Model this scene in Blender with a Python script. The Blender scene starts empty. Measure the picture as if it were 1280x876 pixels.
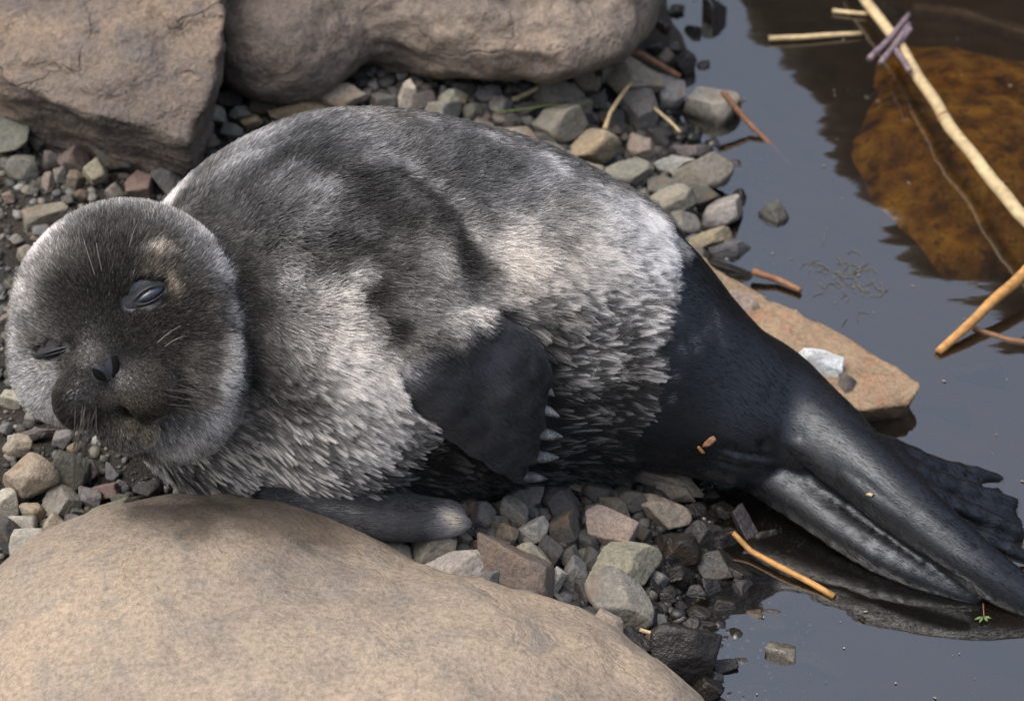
import bpy, math, random
import numpy as np
from mathutils import Vector, Matrix, kdtree
from mathutils.bvhtree import BVHTree

SC = bpy.context.scene
COL = SC.collection
rng = np.random.default_rng(7)
random.seed(7)

# ------------------------------------------------------------------ camera
EL = math.radians(37.0)          # the camera looks down at this angle
DIST, SCALE = 3.0, 1600.0        # metres to the aim point, photo pixels per metre there
TGT = np.array([0.0, 0.0, 0.05])
RIGHT = np.array([1.0, 0.0, 0.0])
UP = np.array([0.0, math.sin(EL), math.cos(EL)])
NRM = np.array([0.0, -math.cos(EL), math.sin(EL)])
CAM = TGT + NRM * DIST
cam_d = bpy.data.cameras.new('camera')
cam = bpy.data.objects.new('camera', cam_d)
COL.objects.link(cam)
cam.location = CAM
cam.rotation_euler = (math.pi / 2 - EL, 0, 0)
cam_d.sensor_width = 36.0
cam_d.lens = DIST * SCALE / 1280 * 36.0
cam_d.clip_start = 0.05
cam_d.clip_end = 400
cam_d.dof.use_dof = True
cam_d.dof.focus_distance = DIST - 0.24
cam_d.dof.aperture_fstop = 9.0
SC.camera = cam

# ------------------------------------------------------------------ sky, sun, exposure
SUN_EL, SUN_AZ = math.radians(63), math.radians(-105)   # azimuth from +y, negative = to the left
w = bpy.data.worlds.new('World')
SC.world = w
w.use_nodes = True
nt = w.node_tree
sky = nt.nodes.new('ShaderNodeTexSky')
sky.sky_type = 'NISHITA'
sky.sun_disc = False
sky.sun_elevation = SUN_EL
sky.sun_rotation = SUN_AZ
sky.air_density = 1.2
sky.dust_density = 8.0
sky.ozone_density = 1.5
hs = nt.nodes.new('ShaderNodeHueSaturation')
hs.inputs['Saturation'].default_value = 0.74
nt.links.new(sky.outputs[0], hs.inputs['Color'])
bg = nt.nodes['Background']
nt.links.new(hs.outputs[0], bg.inputs['Color'])
bg.inputs['Strength'].default_value = 0.15
sun_d = bpy.data.lights.new('sun', 'SUN')
sun_d.energy = 0.5
sun_d.angle = math.radians(60)
sun_d.color = (1.0, 0.93, 0.84)
sun = bpy.data.objects.new('sun', sun_d)
COL.objects.link(sun)
sd = Vector((math.sin(SUN_AZ) * math.cos(SUN_EL), math.cos(SUN_AZ) * math.cos(SUN_EL), math.sin(SUN_EL)))
sun.rotation_euler = (-sd).to_track_quat('-Z', 'Y').to_euler()
SC.view_settings.view_transform = 'Standard'
SC.view_settings.look = 'None'
SC.view_settings.gamma = 1.0
SC.view_settings.use_curve_mapping = False
SC.view_settings.exposure = 0.74
SC.cycles.use_denoising = True
SC.cycles.max_bounces = 8
SC.cycles.transparent_max_bounces = 8
SC.cycles.caustics_reflective = False
SC.cycles.caustics_refractive = False
SC.cycles_curves.shape = 'RIBBONS'

# ------------------------------------------------------------------ geometry helpers
def ray(px, py):
    return (RIGHT * (px - 640) + UP * (438 - py)) / (SCALE * DIST) - NRM

def U(px, py, z):
    """point of the place at height z that lies in the direction of photo pixel px, py"""
    d = ray(px, py)
    t = (z - CAM[2]) / d[2]
    return CAM + d * t

def P(px, py, wd):
    """same, at distance wd in front of the aim plane"""
    return CAM + ray(px, py) * (DIST - wd)

def sstep(a, b, x):
    t = np.clip((x - a) / (b - a), 0, 1)
    return t * t * (3 - 2 * t)

_lat = rng.random(65536).astype(np.float32)
def vnoise(p, scale, seed=0):
    q = np.asarray(p, dtype=np.float64) * scale + seed * 17.31
    i = np.floor(q).astype(np.int64)
    f = q - i
    f = f * f * (3 - 2 * f)
    out = 0
    for dx in (0, 1):
        wx = f[..., 0] if dx else 1 - f[..., 0]
        for dy in (0, 1):
            wy = f[..., 1] if dy else 1 - f[..., 1]
            for dz in (0, 1):
                wz = f[..., 2] if dz else 1 - f[..., 2]
                hsh = ((i[..., 0] + dx) * 73856093 ^ (i[..., 1] + dy) * 19349663 ^ (i[..., 2] + dz) * 83492791) & 65535
                out = out + _lat[hsh] * wx * wy * wz
    return out * 2 - 1

def fbm(p, scale, octv=3, seed=0):
    o, a = 0, 1.0
    for k in range(octv):
        o = o + a * vnoise(p, scale * 2 ** k, seed + k)
        a *= 0.5
    return o

def ground_h(x, y):
    x = np.asarray(x, float); y = np.asarray(y, float)
    h = 0.048 - 0.068 * sstep(-0.05, 0.24, x) - 0.075 * sstep(0.2, 0.5, x) - 0.25 * sstep(0.6, 3.0, x)
    h = h + 0.02 * sstep(0.25, 0.6, y) * (1 - sstep(0.05, 0.2, x))
    h = h + 0.3 * sstep(-0.7, -4, x) + 0.35 * sstep(1.2, 4.0, y)
    p3 = np.stack([x, y, np.zeros_like(x)], -1)
    return h + 0.006 * vnoise(p3, 14, 3) + 0.003 * vnoise(p3, 40, 4)

def mesh_obj(name, verts, faces, mat, parent=None, smooth=True):
    me = bpy.data.meshes.new(name)
    verts = np.asarray(verts, dtype=np.float32)
    if isinstance(faces, np.ndarray):
        n = faces.shape[1]
        me.vertices.add(len(verts)); me.vertices.foreach_set('co', verts.ravel())
        me.loops.add(faces.size); me.loops.foreach_set('vertex_index', faces.ravel().astype(np.int32))
        me.polygons.add(len(faces)); me.polygons.foreach_set('loop_start', np.arange(0, faces.size, n, dtype=np.int32))
        me.update(calc_edges=True)
    else:
        me.from_pydata(verts.tolist(), [], faces); me.update()
    me.validate()
    if smooth:
        me.polygons.foreach_set('use_smooth', np.ones(len(me.polygons), dtype=bool))
    if mat: me.materials.append(mat)
    o = bpy.data.objects.new(name, me)
    COL.objects.link(o)
    if parent: o.parent = parent
    return o

def tag(o, label=None, cat=None, group=None, kind=None):
    if label: o['label'] = label
    if cat: o['category'] = cat
    if group: o['group'] = group
    if kind: o['kind'] = kind
    return o

def vattr(o, name, data, typ='FLOAT'):
    a = o.data.attributes.new(name, typ, 'POINT')
    if typ == 'FLOAT': a.data.foreach_set('value', np.asarray(data, np.float32).ravel())
    else: a.data.foreach_set('color', np.asarray(data, np.float32).ravel())

def surface_nets(vol, org, h):
    s = vol < 0
    nx, ny, nz = vol.shape
    cnt = np.zeros((nx - 1, ny - 1, nz - 1), np.int8)
    for a in (0, 1):
        for b in (0, 1):
            for c in (0, 1):
                cnt += s[a:nx - 1 + a, b:ny - 1 + b, c:nz - 1 + c]
    act = (cnt > 0) & (cnt < 8)
    ijk = np.argwhere(act)
    idx = -np.ones(act.shape, np.int64)
    idx[act] = np.arange(len(ijk))
    corner = {}
    for a in (0, 1):
        for b in (0, 1):
            for c in (0, 1):
                corner[(a, b, c)] = vol[ijk[:, 0] + a, ijk[:, 1] + b, ijk[:, 2] + c].astype(np.float64)
    acc = np.zeros((len(ijk), 3)); num = np.zeros(len(ijk))
    ks = list(corner)
    for m in ks:
        for ax in range(3):
            if m[ax] == 0:
                n = list(m); n[ax] = 1; n = tuple(n)
                v0, v1 = corner[m], corner[n]
                cr = (v0 < 0) != (v1 < 0)
                t = np.where(cr, v0 / np.where(cr, v0 - v1, 1), 0)
                pt = np.tile(np.array(m, float), (len(ijk), 1))
                pt[:, ax] = t
                acc[cr] += pt[cr]; num[cr] += 1
    verts = org + h * (ijk + acc / num[:, None])
    faces = []
    for ax in range(3):
        b, c = (ax + 1) % 3, (ax + 2) % 3
        sl0 = [slice(None)] * 3; sl1 = [slice(None)] * 3
        sl0[ax] = slice(0, -1); sl1[ax] = slice(1, None)
        for q in (b, c):
            sl0[q] = slice(1, -1); sl1[q] = slice(1, -1)
        d = s[tuple(sl0)].astype(np.int8) - s[tuple(sl1)].astype(np.int8)
        for sgn in (1, -1):
            e = np.argwhere(d == sgn)
            if len(e) == 0: continue
            e[:, b] += 1; e[:, c] += 1
            q = []
            for (ob, oc) in ((-1, -1), (0, -1), (0, 0), (-1, 0)):
                f = e.copy(); f[:, b] += ob; f[:, c] += oc
                q.append(idx[f[:, 0], f[:, 1], f[:, 2]])
            q = np.stack(q, 1)
            if sgn < 0: q = q[:, ::-1]
            faces.append(q)
    return verts, np.concatenate(faces)

def grid_for(lo, hi, h):
    ax = [np.arange(lo[k], hi[k] + h, h) for k in range(3)]
    g = np.stack(np.meshgrid(*ax, indexing='ij'), -1)
    return g, np.array(lo, float)

def smin(a, b, k):
    hh = np.clip(0.5 + 0.5 * (b - a) / k, 0, 1)
    return b + (a - b) * hh - k * hh * (1 - hh)

def ell(p, c, R, r):
    q = (p - c) @ R                       # R columns = axes
    k0 = np.sqrt(((q / r) ** 2).sum(-1)); k1 = np.sqrt(((q / (r * r)) ** 2).sum(-1))
    return k0 * (k0 - 1) / np.maximum(k1, 1e-6)

def cone(p, a, b, ra, rb):
    ab = b - a
    t = np.clip(((p - a) @ ab) / (ab @ ab), 0, 1)
    return np.sqrt(((p - a - t[..., None] * ab) ** 2).sum(-1)) - (ra + (rb - ra) * t)

def rotz(a):
    c, s = math.cos(a), math.sin(a)
    return np.array([[c, -s, 0], [s, c, 0], [0, 0, 1.0]])

# ------------------------------------------------------------------ material helpers
class NT:
    def __init__(s, name):
        s.m = bpy.data.materials.new(name); s.m.use_nodes = True
        s.t = s.m.node_tree; s.b = s.t.nodes['Principled BSDF']; s.out = s.t.nodes['Material Output']
    def n(s, typ, **kw):
        x = s.t.nodes.new(typ)
        for k, v in kw.items():
            if k.startswith('i_'): x.inputs[k[2:].replace('_', ' ')].default_value = v
            else: setattr(x, k, v)
        return x
    def l(s, a, b): s.t.links.new(a, b)
    def math(s, op, a, b=None, clamp=False):
        x = s.n('ShaderNodeMath', operation=op, use_clamp=clamp)
        for k, v in enumerate((a, b)):
            if v is None: continue
            if isinstance(v, (int, float)): x.inputs[k].default_value = v
            else: s.l(v, x.inputs[k])
        return x.outputs[0]
    def mix(s, fac, a, b, blend='MIX'):
        x = s.n('ShaderNodeMix', data_type='RGBA', blend_type=blend)
        for k, v in ((0, fac), (6, a), (7, b)):
            if isinstance(v, (int, float)): x.inputs[k].default_value = v
            elif isinstance(v, tuple): x.inputs[k].default_value = v + (1,) if len(v) == 3 else v
            else: s.l(v, x.inputs[k])
        return x.outputs[2]
    def noise(s, vec, scale, detail=4, rough=0.55, dist=0.0):
        x = s.n('ShaderNodeTexNoise')
        x.inputs['Scale'].default_value = scale; x.inputs['Detail'].default_value = detail
        x.inputs['Roughness'].default_value = rough; x.inputs['Distortion'].default_value = dist
        if vec is not None: s.l(vec, x.inputs['Vector'])
        return x.outputs['Fac']
    def ramp(s, fac, stops):
        x = s.n('ShaderNodeValToRGB'); e = x.color_ramp.elements
        while len(e) < len(stops): e.new(0.5)
        for k, (p, c) in enumerate(stops):
            e[k].position = p; e[k].color = (c, c, c, 1) if isinstance(c, (int, float)) else tuple(c) + (1,)
        s.l(fac, x.inputs[0]); return x.outputs['Color']
    def bump(s, hgt, strength, dist=0.002, normal=None):
        x = s.n('ShaderNodeBump'); x.inputs['Strength'].default_value = strength; x.inputs['Distance'].default_value = dist
        s.l(hgt, x.inputs['Height'])
        if normal is not None: s.l(normal, x.inputs['Normal'])
        return x.outputs[0]

def waterline(k, lo=0.002, hi=0.014):
    """1 where the stone is wetted by the pool, 0 higher up"""
    g = k.n('ShaderNodeNewGeometry'); sp = k.n('ShaderNodeSeparateXYZ'); k.l(g.outputs['Position'], sp.inputs[0])
    nz = k.noise(g.outputs['Position'], 60, 3)
    z = k.math('SUBTRACT', sp.outputs['Z'], k.math('MULTIPLY', k.math('SUBTRACT', nz, 0.5), 0.016))
    mr = k.n('ShaderNodeMapRange'); mr.inputs['From Min'].default_value = lo; mr.inputs['From Max'].default_value = hi
    mr.inputs['To Min'].default_value = 1; mr.inputs['To Max'].default_value = 0
    k.l(z, mr.inputs['Value']); return mr.outputs[0]

def stone_material():
    """single stones: colour and wetness come from the object's own colour"""
    k = NT('stone')
    oi = k.n('ShaderNodeObjectInfo'); tc = k.n('ShaderNodeTexCoord')
    off = k.n('ShaderNodeVectorMath', operation='ADD'); k.l(tc.outputs['Object'], off.inputs[0])
    cmb = k.n('ShaderNodeCombineXYZ')
    for q in range(3): k.l(k.math('MULTIPLY', oi.outputs['Random'], 3.1 + q * 2.3), cmb.inputs[q])
    k.l(cmb.outputs[0], off.inputs[1]); v = off.outputs[0]
    n1 = k.noise(v, 45, 5, 0.6); n2 = k.noise(v, 260, 4, 0.65); n3 = k.noise(v, 900, 2, 0.6); n4 = k.noise(v, 28, 3, 0.5, 1.0)
    c = k.mix(k.ramp(n1, [(0.32, 0.0), (0.72, 1.0)]), oi.outputs['Color'], (1.35, 1.28, 1.15), 'MULTIPLY')
    c = k.mix(0.75, c, k.ramp(n2, [(0.25, 0.45), (0.6, 1.1), (0.8, 1.5)]), 'MULTIPLY')
    c = k.mix(0.45, c, k.ramp(n3, [(0.3, 0.5), (0.7, 1.5)]), 'MULTIPLY')
    c = k.mix(k.ramp(n4, [(0.55, 0.0), (0.75, 0.55)]), c, (0.16, 0.095, 0.05))
    wet = k.math('MAXIMUM', oi.outputs['Alpha'], waterline(k), True)
    c = k.mix(wet, c, k.mix(1.0, c, (0.27, 0.26, 0.26), 'MULTIPLY'))
    k.l(c, k.b.inputs['Base Color'])
    r = k.n('ShaderNodeMapRange'); k.l(wet, r.inputs['Value']); r.inputs['To Min'].default_value = 0.85; r.inputs['To Max'].default_value = 0.14
    k.l(k.math('ADD', r.outputs[0], k.math('MULTIPLY', k.math('SUBTRACT', n2, 0.5), 0.25)), k.b.inputs['Roughness'])
    k.b.inputs['Specular IOR Level'].default_value = 0.35
    hsum = k.math('ADD', k.math('MULTIPLY', n1, 1.4), k.math('ADD', k.math('MULTIPLY', n2, 0.55), k.math('MULTIPLY', n3, 0.16)))
    k.l(k.bump(hsum, 0.75, 0.0035), k.b.inputs['Normal'])
    return k.m

def boulder_material(name, cols, big=9.0, grain=160.0, bump=0.6, stain=False, streak=None, fine=0.4, rough=0.82, wettable=True, crag=0.0):
    """cols: dark, mid, light, patch"""
    k = NT(name)
    tc = k.n('ShaderNodeTexCoord'); v = tc.outputs['Object']
    if streak:
        mp = k.n('ShaderNodeMapping'); mp.inputs['Scale'].default_value = streak; mp.inputs['Rotation'].default_value = (0, 0, 0.35)
        k.l(v, mp.inputs[0]); vs = mp.outputs[0]
    else: vs = v
    n1 = k.noise(v, big, 5, 0.6, 0.4); n2 = k.noise(vs, grain, 5, 0.62); n3 = k.noise(v, grain * 5, 2, 0.6); n4 = k.noise(v, big * 2.6, 6, 0.65, 0.8)
    c = k.ramp(n1, [(0.30, cols[0]), (0.5, cols[1]), (0.68, cols[2])])
    c = k.mix(k.ramp(n4, [(0.5, 0.0), (0.64, 0.75)]), c, cols[3])
    c = k.mix(0.8, c, k.ramp(n2, [(0.28, 0.55), (0.5, 1.0), (0.74, 1.38)]), 'MULTIPLY')
    c = k.mix(fine, c, k.ramp(n3, [(0.3, 0.55), (0.5, 1.0), (0.72, 1.5)]), 'MULTIPLY')
    vo = k.n('ShaderNodeTexVoronoi', feature='F1'); vo.inputs['Scale'].default_value = 95; k.l(v, vo.inputs['Vector'])
    c = k.mix(k.ramp(vo.outputs['Distance'], [(0.05, 0.8), (0.11, 0.0)]), c, k.mix(0.5, c, (0.1, 0.08, 0.07)))
    wet = waterline(k) if wettable else k.math('MULTIPLY', n1, 0.0)
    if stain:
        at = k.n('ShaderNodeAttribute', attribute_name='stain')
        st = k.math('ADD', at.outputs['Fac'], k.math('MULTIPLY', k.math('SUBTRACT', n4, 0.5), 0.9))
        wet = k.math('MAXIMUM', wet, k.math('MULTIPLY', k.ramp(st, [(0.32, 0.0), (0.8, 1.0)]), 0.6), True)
    c = k.mix(wet, c, k.mix(1.0, c, (0.3, 0.28, 0.27), 'MULTIPLY'))
    k.l(c, k.b.inputs['Base Color'])
    r = k.n('ShaderNodeMapRange'); k.l(wet, r.inputs['Value']); r.inputs['To Min'].default_value = rough; r.inputs['To Max'].default_value = 0.3
    k.l(r.outputs[0], k.b.inputs['Roughness'])
    k.b.inputs['Specular IOR Level'].default_value = 0.3
    hh = k.math('ADD', k.math('MULTIPLY', n4, 2.4), k.math('ADD', k.math('MULTIPLY', n2, 0.6 + 0.7 * crag), k.math('MULTIPLY', n3, 0.12 + 0.1 * crag)))
    if crag:
        ds = k.n('ShaderNodeTexNoise'); ds.inputs['Scale'].default_value = 14; ds.inputs['Detail'].default_value = 5; k.l(v, ds.inputs['Vector'])
        mv = k.n('ShaderNodeVectorMath', operation='MULTIPLY_ADD'); k.l(ds.outputs['Color'], mv.inputs[0]); mv.inputs[1].default_value = (0.16, 0.16, 0.16); k.l(v, mv.inputs[2])
        ve = k.n('ShaderNodeTexVoronoi', feature='DISTANCE_TO_EDGE'); ve.inputs['Scale'].default_value = 9; k.l(mv.outputs[0], ve.inputs['Vector'])
        ck = k.math('MULTIPLY', k.ramp(ve.outputs['Distance'], [(0.0, 1.0), (0.03, 0.0)]), k.ramp(n1, [(0.45, 0.0), (0.6, 1.0)]))
        hh = k.math('SUBTRACT', hh, k.math('MULTIPLY', ck, 1.1 * crag))
        md = k.noise(v, 48, 4, 0.6, 0.6)
        hh = k.math('ADD', hh, k.math('MULTIPLY', md, 1.5 * crag))
    k.l(k.bump(hh, bump, 0.004), k.b.inputs['Normal'])
    return k.m

def ground_material():
    k = NT('soil')
    g = k.n('ShaderNodeNewGeometry'); v = g.outputs['Position']
    n1 = k.noise(v, 30, 5); n2 = k.noise(v, 400, 4, 0.65)
    c = k.ramp(n1, [(0.3, (0.014, 0.012, 0.010)), (0.55, (0.032, 0.026, 0.02)), (0.75, (0.06, 0.047, 0.033))])
    c = k.mix(0.8, c, k.ramp(n2, [(0.3, 0.3), (0.7, 1.7)]), 'MULTIPLY')
    sp = k.n('ShaderNodeSeparateXYZ'); k.l(v, sp.inputs[0])
    mr = k.n('ShaderNodeMapRange'); mr.inputs['From Min'].default_value = -0.01; mr.inputs['From Max'].default_value = -0.06
    k.l(sp.outputs['Z'], mr.inputs['Value'])
    c = k.mix(mr.outputs[0], c, k.mix(n1, (0.035, 0.022, 0.008), (0.17, 0.09, 0.026)))
    k.l(c, k.b.inputs['Base Color']); k.b.inputs['Roughness'].default_value = 0.8
    k.l(k.bump(k.math('ADD', n2, k.math('MULTIPLY', n1, 2)), 1.0, 0.006), k.b.inputs['Normal'])
    return k.m

def water_material():
    k = NT('water')
    g = k.n('ShaderNodeNewGeometry'); v = g.outputs['Position']
    mp = k.n('ShaderNodeMapping'); mp.inputs['Scale'].default_value = (1.0, 2.2, 1.0); mp.inputs['Rotation'].default_value = (0, 0, -0.15)
    k.l(v, mp.inputs[0])
    n1 = k.noise(mp.outputs[0], 5.0, 2, 0.5, 0.3); n2 = k.noise(mp.outputs[0], 24.0, 2, 0.5)
    hh = k.math('ADD', k.math('MULTIPLY', n1, 1.0), k.math('MULTIPLY', n2, 0.04))
    bp = k.bump(hh, 0.5, 0.004)
    fr = k.n('ShaderNodeFresnel'); fr.inputs['IOR'].default_value = 3.1; k.l(bp, fr.inputs['Normal'])
    tr = k.n('ShaderNodeBsdfTransparent'); tr.inputs['Color'].default_value = (0.96, 0.84, 0.60, 1)
    gl = k.n('ShaderNodeBsdfGlossy'); gl.inputs['Roughness'].default_value = 0.015; k.l(bp, gl.inputs['Normal'])
    mx = k.n('ShaderNodeMixShader'); k.l(fr.outputs[0], mx.inputs[0]); k.l(tr.outputs[0], mx.inputs[1]); k.l(gl.outputs[0], mx.inputs[2])
    # fine silt hanging in the water: a faint even scatter
    df = k.n('ShaderNodeBsdfDiffuse'); df.inputs['Color'].default_value = (0.30, 0.28, 0.26, 1)
    m2 = k.n('ShaderNodeMixShader'); m2.inputs[0].default_value = 0.012
    k.l(mx.outputs[0], m2.inputs[1]); k.l(df.outputs[0], m2.inputs[2])
    k.l(m2.outputs[0], k.out.inputs['Surface'])
    return k.m

def plain_material(name, col, rough=0.6, var=0.35, scale=300, spec=0.4, stretch=None, bump=0.4):
    k = NT(name); tc = k.n('ShaderNodeTexCoord'); v = tc.outputs['Object']
    if stretch:
        mp = k.n('ShaderNodeMapping'); mp.inputs['Scale'].default_value = stretch; k.l(v, mp.inputs[0]); v = mp.outputs[0]
    n = k.noise(v, scale, 4, 0.6); n0 = k.noise(v, scale * 0.15, 3)
    c = k.mix(0.9, col, k.ramp(n, [(0.3, 1 - var), (0.7, 1 + var)]), 'MULTIPLY')
    c = k.mix(0.8, c, k.ramp(n0, [(0.3, 1 - var), (0.7, 1 + var)]), 'MULTIPLY')
    k.l(c, k.b.inputs['Base Color']); k.b.inputs['Roughness'].default_value = rough
    k.b.inputs['Specular IOR Level'].default_value = spec
    k.l(k.bump(n, bump, 0.001), k.b.inputs['Normal'])
    return k.m

def hair_material(name, rough=0.5, spec=0.3):
    k = NT(name)
    at = k.n('ShaderNodeAttribute', attribute_name='coat')
    k.l(at.outputs['Color'], k.b.inputs['Base Color'])
    wt = k.n('ShaderNodeAttribute', attribute_name='gloss')
    r = k.n('ShaderNodeMapRange'); k.l(wt.outputs['Fac'], r.inputs['Value']); r.inputs['To Min'].default_value = rough; r.inputs['To Max'].default_value = 0.34
    k.l(r.outputs[0], k.b.inputs['Roughness'])
    r2 = k.n('ShaderNodeMapRange'); k.l(wt.outputs['Fac'], r2.inputs['Value']); r2.inputs['To Min'].default_value = spec; r2.inputs['To Max'].default_value = 0.4
    k.l(r2.outputs[0], k.b.inputs['Specular IOR Level'])
    return k.m

def skin_material():
    k = NT('seal_skin')
    tc = k.n('ShaderNodeTexCoord'); v = tc.outputs['Object']
    mp = k.n('ShaderNodeMapping'); mp.inputs['Rotation'].default_value = (0, 0, 0.6); mp.inputs['Scale'].default_value = (0.25, 1.6, 1.6)
    k.l(v, mp.inputs[0])
    n = k.noise(mp.outputs[0], 700, 4, 0.6); n0 = k.noise(v, 25, 3)
    at = k.n('ShaderNodeAttribute', attribute_name='coat')
    c = k.mix(0.8, at.outputs['Color'], k.ramp(n, [(0.3, 0.6), (0.7, 1.5)]), 'MULTIPLY')
    k.l(c, k.b.inputs['Base Color'])
    k.l(k.ramp(n0, [(0.3, 0.2), (0.7, 0.36)]), k.b.inputs['Roughness'])
    k.b.inputs['Specular IOR Level'].default_value = 0.72
    k.b.inputs['Specular Tint'].default_value = (0.82, 0.9, 1.0, 1)
    k.l(k.bump(n, 0.5, 0.0008), k.b.inputs['Normal'])
    return k.m

M_STONE = stone_material()
M_SOIL = ground_material()
M_WATER = water_material()

# ------------------------------------------------------------------ ground and water
def axis(lo, hi, fine_lo, fine_hi, step):
    a = np.arange(fine_lo, fine_hi, step)
    left = fine_lo - np.cumsum(step * 1.25 ** np.arange(1, 60)); left = left[left > lo]
    right = fine_hi + np.cumsum(step * 1.25 ** np.arange(0, 60)); right = right[right < hi]
    return np.concatenate([[lo], left[::-1], a, right, [hi]])
gx = axis(-60, 60, -0.6, 0.7, 0.008); gy = axis(-60, 120, -0.6, 0.8, 0.008)
X, Y = np.meshgrid(gx, gy, indexing='ij')
Z = ground_h(X, Y)
nx_, ny_ = X.shape
ii = np.arange(nx_ * ny_).reshape(nx_, ny_)
gf = np.stack([ii[:-1, :-1], ii[1:, :-1], ii[1:, 1:], ii[:-1, 1:]], -1).reshape(-1, 4)
tag(mesh_obj('ground', np.stack([X, Y, Z], -1).reshape(-1, 3), gf, M_SOIL), kind='structure')
tag(mesh_obj('water', [(-0.2, -60, 0), (60, -60, 0), (60, 120, 0), (-0.2, 120, 0)], [(0, 1, 2, 3)], M_WATER), kind='structure')

# ------------------------------------------------------------------ the large rocks
def sdf_rock(name, fn, lo, hi, h, mat, label, cat='boulder', stain=None):
    g, org = grid_for(lo, hi, h)
    v, f = surface_nets(fn(g), org, h)
    o = mesh_obj(name, v, f, mat)
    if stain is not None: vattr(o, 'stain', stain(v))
    return tag(o, label, cat)

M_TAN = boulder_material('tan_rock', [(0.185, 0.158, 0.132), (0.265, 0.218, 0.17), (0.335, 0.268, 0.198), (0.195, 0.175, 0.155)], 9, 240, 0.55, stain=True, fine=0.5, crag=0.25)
M_SLAB = boulder_material('brown_slab_rock', [(0.105, 0.092, 0.083), (0.168, 0.138, 0.115), (0.245, 0.188, 0.142), (0.13, 0.116, 0.11)], 12, 200, 1.0, fine=0.6, crag=1.0)
M_GREY = boulder_material('grey_boulder_rock', [(0.12, 0.10, 0.088), (0.185, 0.155, 0.13), (0.25, 0.20, 0.155), (0.12, 0.102, 0.095)], 11, 150, 0.8, fine=0.5, crag=0.4)
M_ORANGE = boulder_material('algae_orange_rock', [(0.10, 0.04, 0.006), (0.62, 0.31, 0.04), (0.92, 0.58, 0.10), (0.10, 0.045, 0.010)], 30, 60, 0.5, wettable=False)
M_DARKROCK = boulder_material('dark_bank_rock', [(0.03, 0.025, 0.02), (0.05, 0.04, 0.03), (0.07, 0.055, 0.04), (0.04, 0.03, 0.025)], 5, 60, 0.8)
M_WETSLAB = boulder_material('wet_slab_rock', [(0.16, 0.12, 0.08), (0.26, 0.19, 0.125), (0.34, 0.245, 0.16), (0.30, 0.16, 0.10)], 16, 220, 0.6)

I3 = np.eye(3)
ca, cb = U(258, 862, 0.008), U(425, 990, 0.01)
def f_tan(p):
    d = ell(p, ca, rotz(0.1), np.array([0.195, 0.168, 0.118]))
    d = smin(d, ell(p, cb, rotz(-0.1), np.array([0.285, 0.2, 0.125])), 0.018)
    crk = np.abs(vnoise(p * np.array([1, 1, 1.6]), 13, 7) + 0.35 * vnoise(p, 40, 8))
    return d + 0.006 * fbm(p, 11, 3, 1) + 0.0012 * fbm(p, 60, 2, 2) + 0.0022 * np.exp(-(crk / 0.035) ** 2)
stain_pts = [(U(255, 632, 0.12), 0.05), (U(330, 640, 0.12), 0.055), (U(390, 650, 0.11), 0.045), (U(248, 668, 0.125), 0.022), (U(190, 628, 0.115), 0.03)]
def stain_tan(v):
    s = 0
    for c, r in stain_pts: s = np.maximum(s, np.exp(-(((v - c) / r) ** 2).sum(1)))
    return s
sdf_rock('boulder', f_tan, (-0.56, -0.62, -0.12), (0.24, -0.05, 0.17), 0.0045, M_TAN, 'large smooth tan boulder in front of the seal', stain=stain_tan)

# brown slab with an undercut face
def plane(a, b, c, inside):
    n = np.cross(b - a, c - a); n /= np.linalg.norm(n)
    if (inside - a) @ n > 0: n = -n
    return n, a @ n
fa, fb = U(0, 97, 0.135), U(246, 184, 0.12)
inn = U(110, 20, 0.10)
pl = [plane(fa, fb, U(150, -60, 0.19), inn - np.array([0, 0, 0.02])),
      plane(fa, fb, U(228, 222, 0.062), inn),
      plane(U(246, 184, 0.12), U(272, 20, 0.15), U(240, 215, 0.06), inn),
      plane(U(0, 150, 0.05), U(200, 200, 0.05), U(100, -60, 0.075), inn),
      plane(U(-140, 0, 0.1), U(-140, -200, 0.1), U(-140, 0, 0.2), inn),
      plane(U(0, -330, 0.1), U(300, -330, 0.1), U(0, -330, 0.3), inn)]
def f_slab(p):
    d = -1e3 * np.ones(p.shape[:-1])
    for n, c in pl: d = np.maximum(d, p @ n - c)
    q = p.copy(); q[..., 2] *= 3
    d = d + 0.010 * fbm(p, 9, 3, 5) + 0.004 * fbm(q, 40, 3, 6)
    # split layers on the top face and an upper block by the right corner
    bl = np.maximum.reduce([np.abs((p - U(232, 6, 0.165)) @ np.array([0.97, 0.25, 0])) - 0.022, np.abs((p - U(232, 6, 0.165)) @ np.array([-0.25, 0.97, 0])) - 0.04, np.abs(p[..., 2] - 0.165) - 0.012])
    return smin(d, bl + 0.004 * fbm(p, 40, 2, 9), 0.008)
sdf_rock('rock_slab', f_slab, (-0.56, 0.0, 0.0), (-0.17, 0.62, 0.28), 0.0035, M_SLAB, 'angular brown rock slab with a dark undercut front edge', 'rock')

cg = U(548, -85, 0.12)
def f_grey(p):
    d = ell(p, cg, rotz(0.05), np.array([0.188, 0.16, 0.108]))
    d = smin(d, ell(p, U(345, 55, 0.10), rotz(0.2), np.array([0.06, 0.065, 0.055])), 0.06)
    d = smin(d, ell(p, U(640, 35, 0.11), rotz(-0.3), np.array([0.11, 0.06, 0.045])), 0.06)
    d = smin(d, ell(p, U(720, 0, 0.10), rotz(-0.2), np.array([0.075, 0.07, 0.06])), 0.05)
    q = p.copy(); q[..., 2] *= 1.8
    return d + 0.010 * fbm(p, 9, 3, 11) + 0.006 * np.abs(fbm(q, 17, 3, 12)) + 0.0015 * fbm(p, 80, 2, 13)
sdf_rock('boulder', f_grey, (-0.30, 0.10, -0.03), (0.20, 0.75, 0.26), 0.004, M_GREY, 'rounded grey boulder behind the back of the seal')

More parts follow.
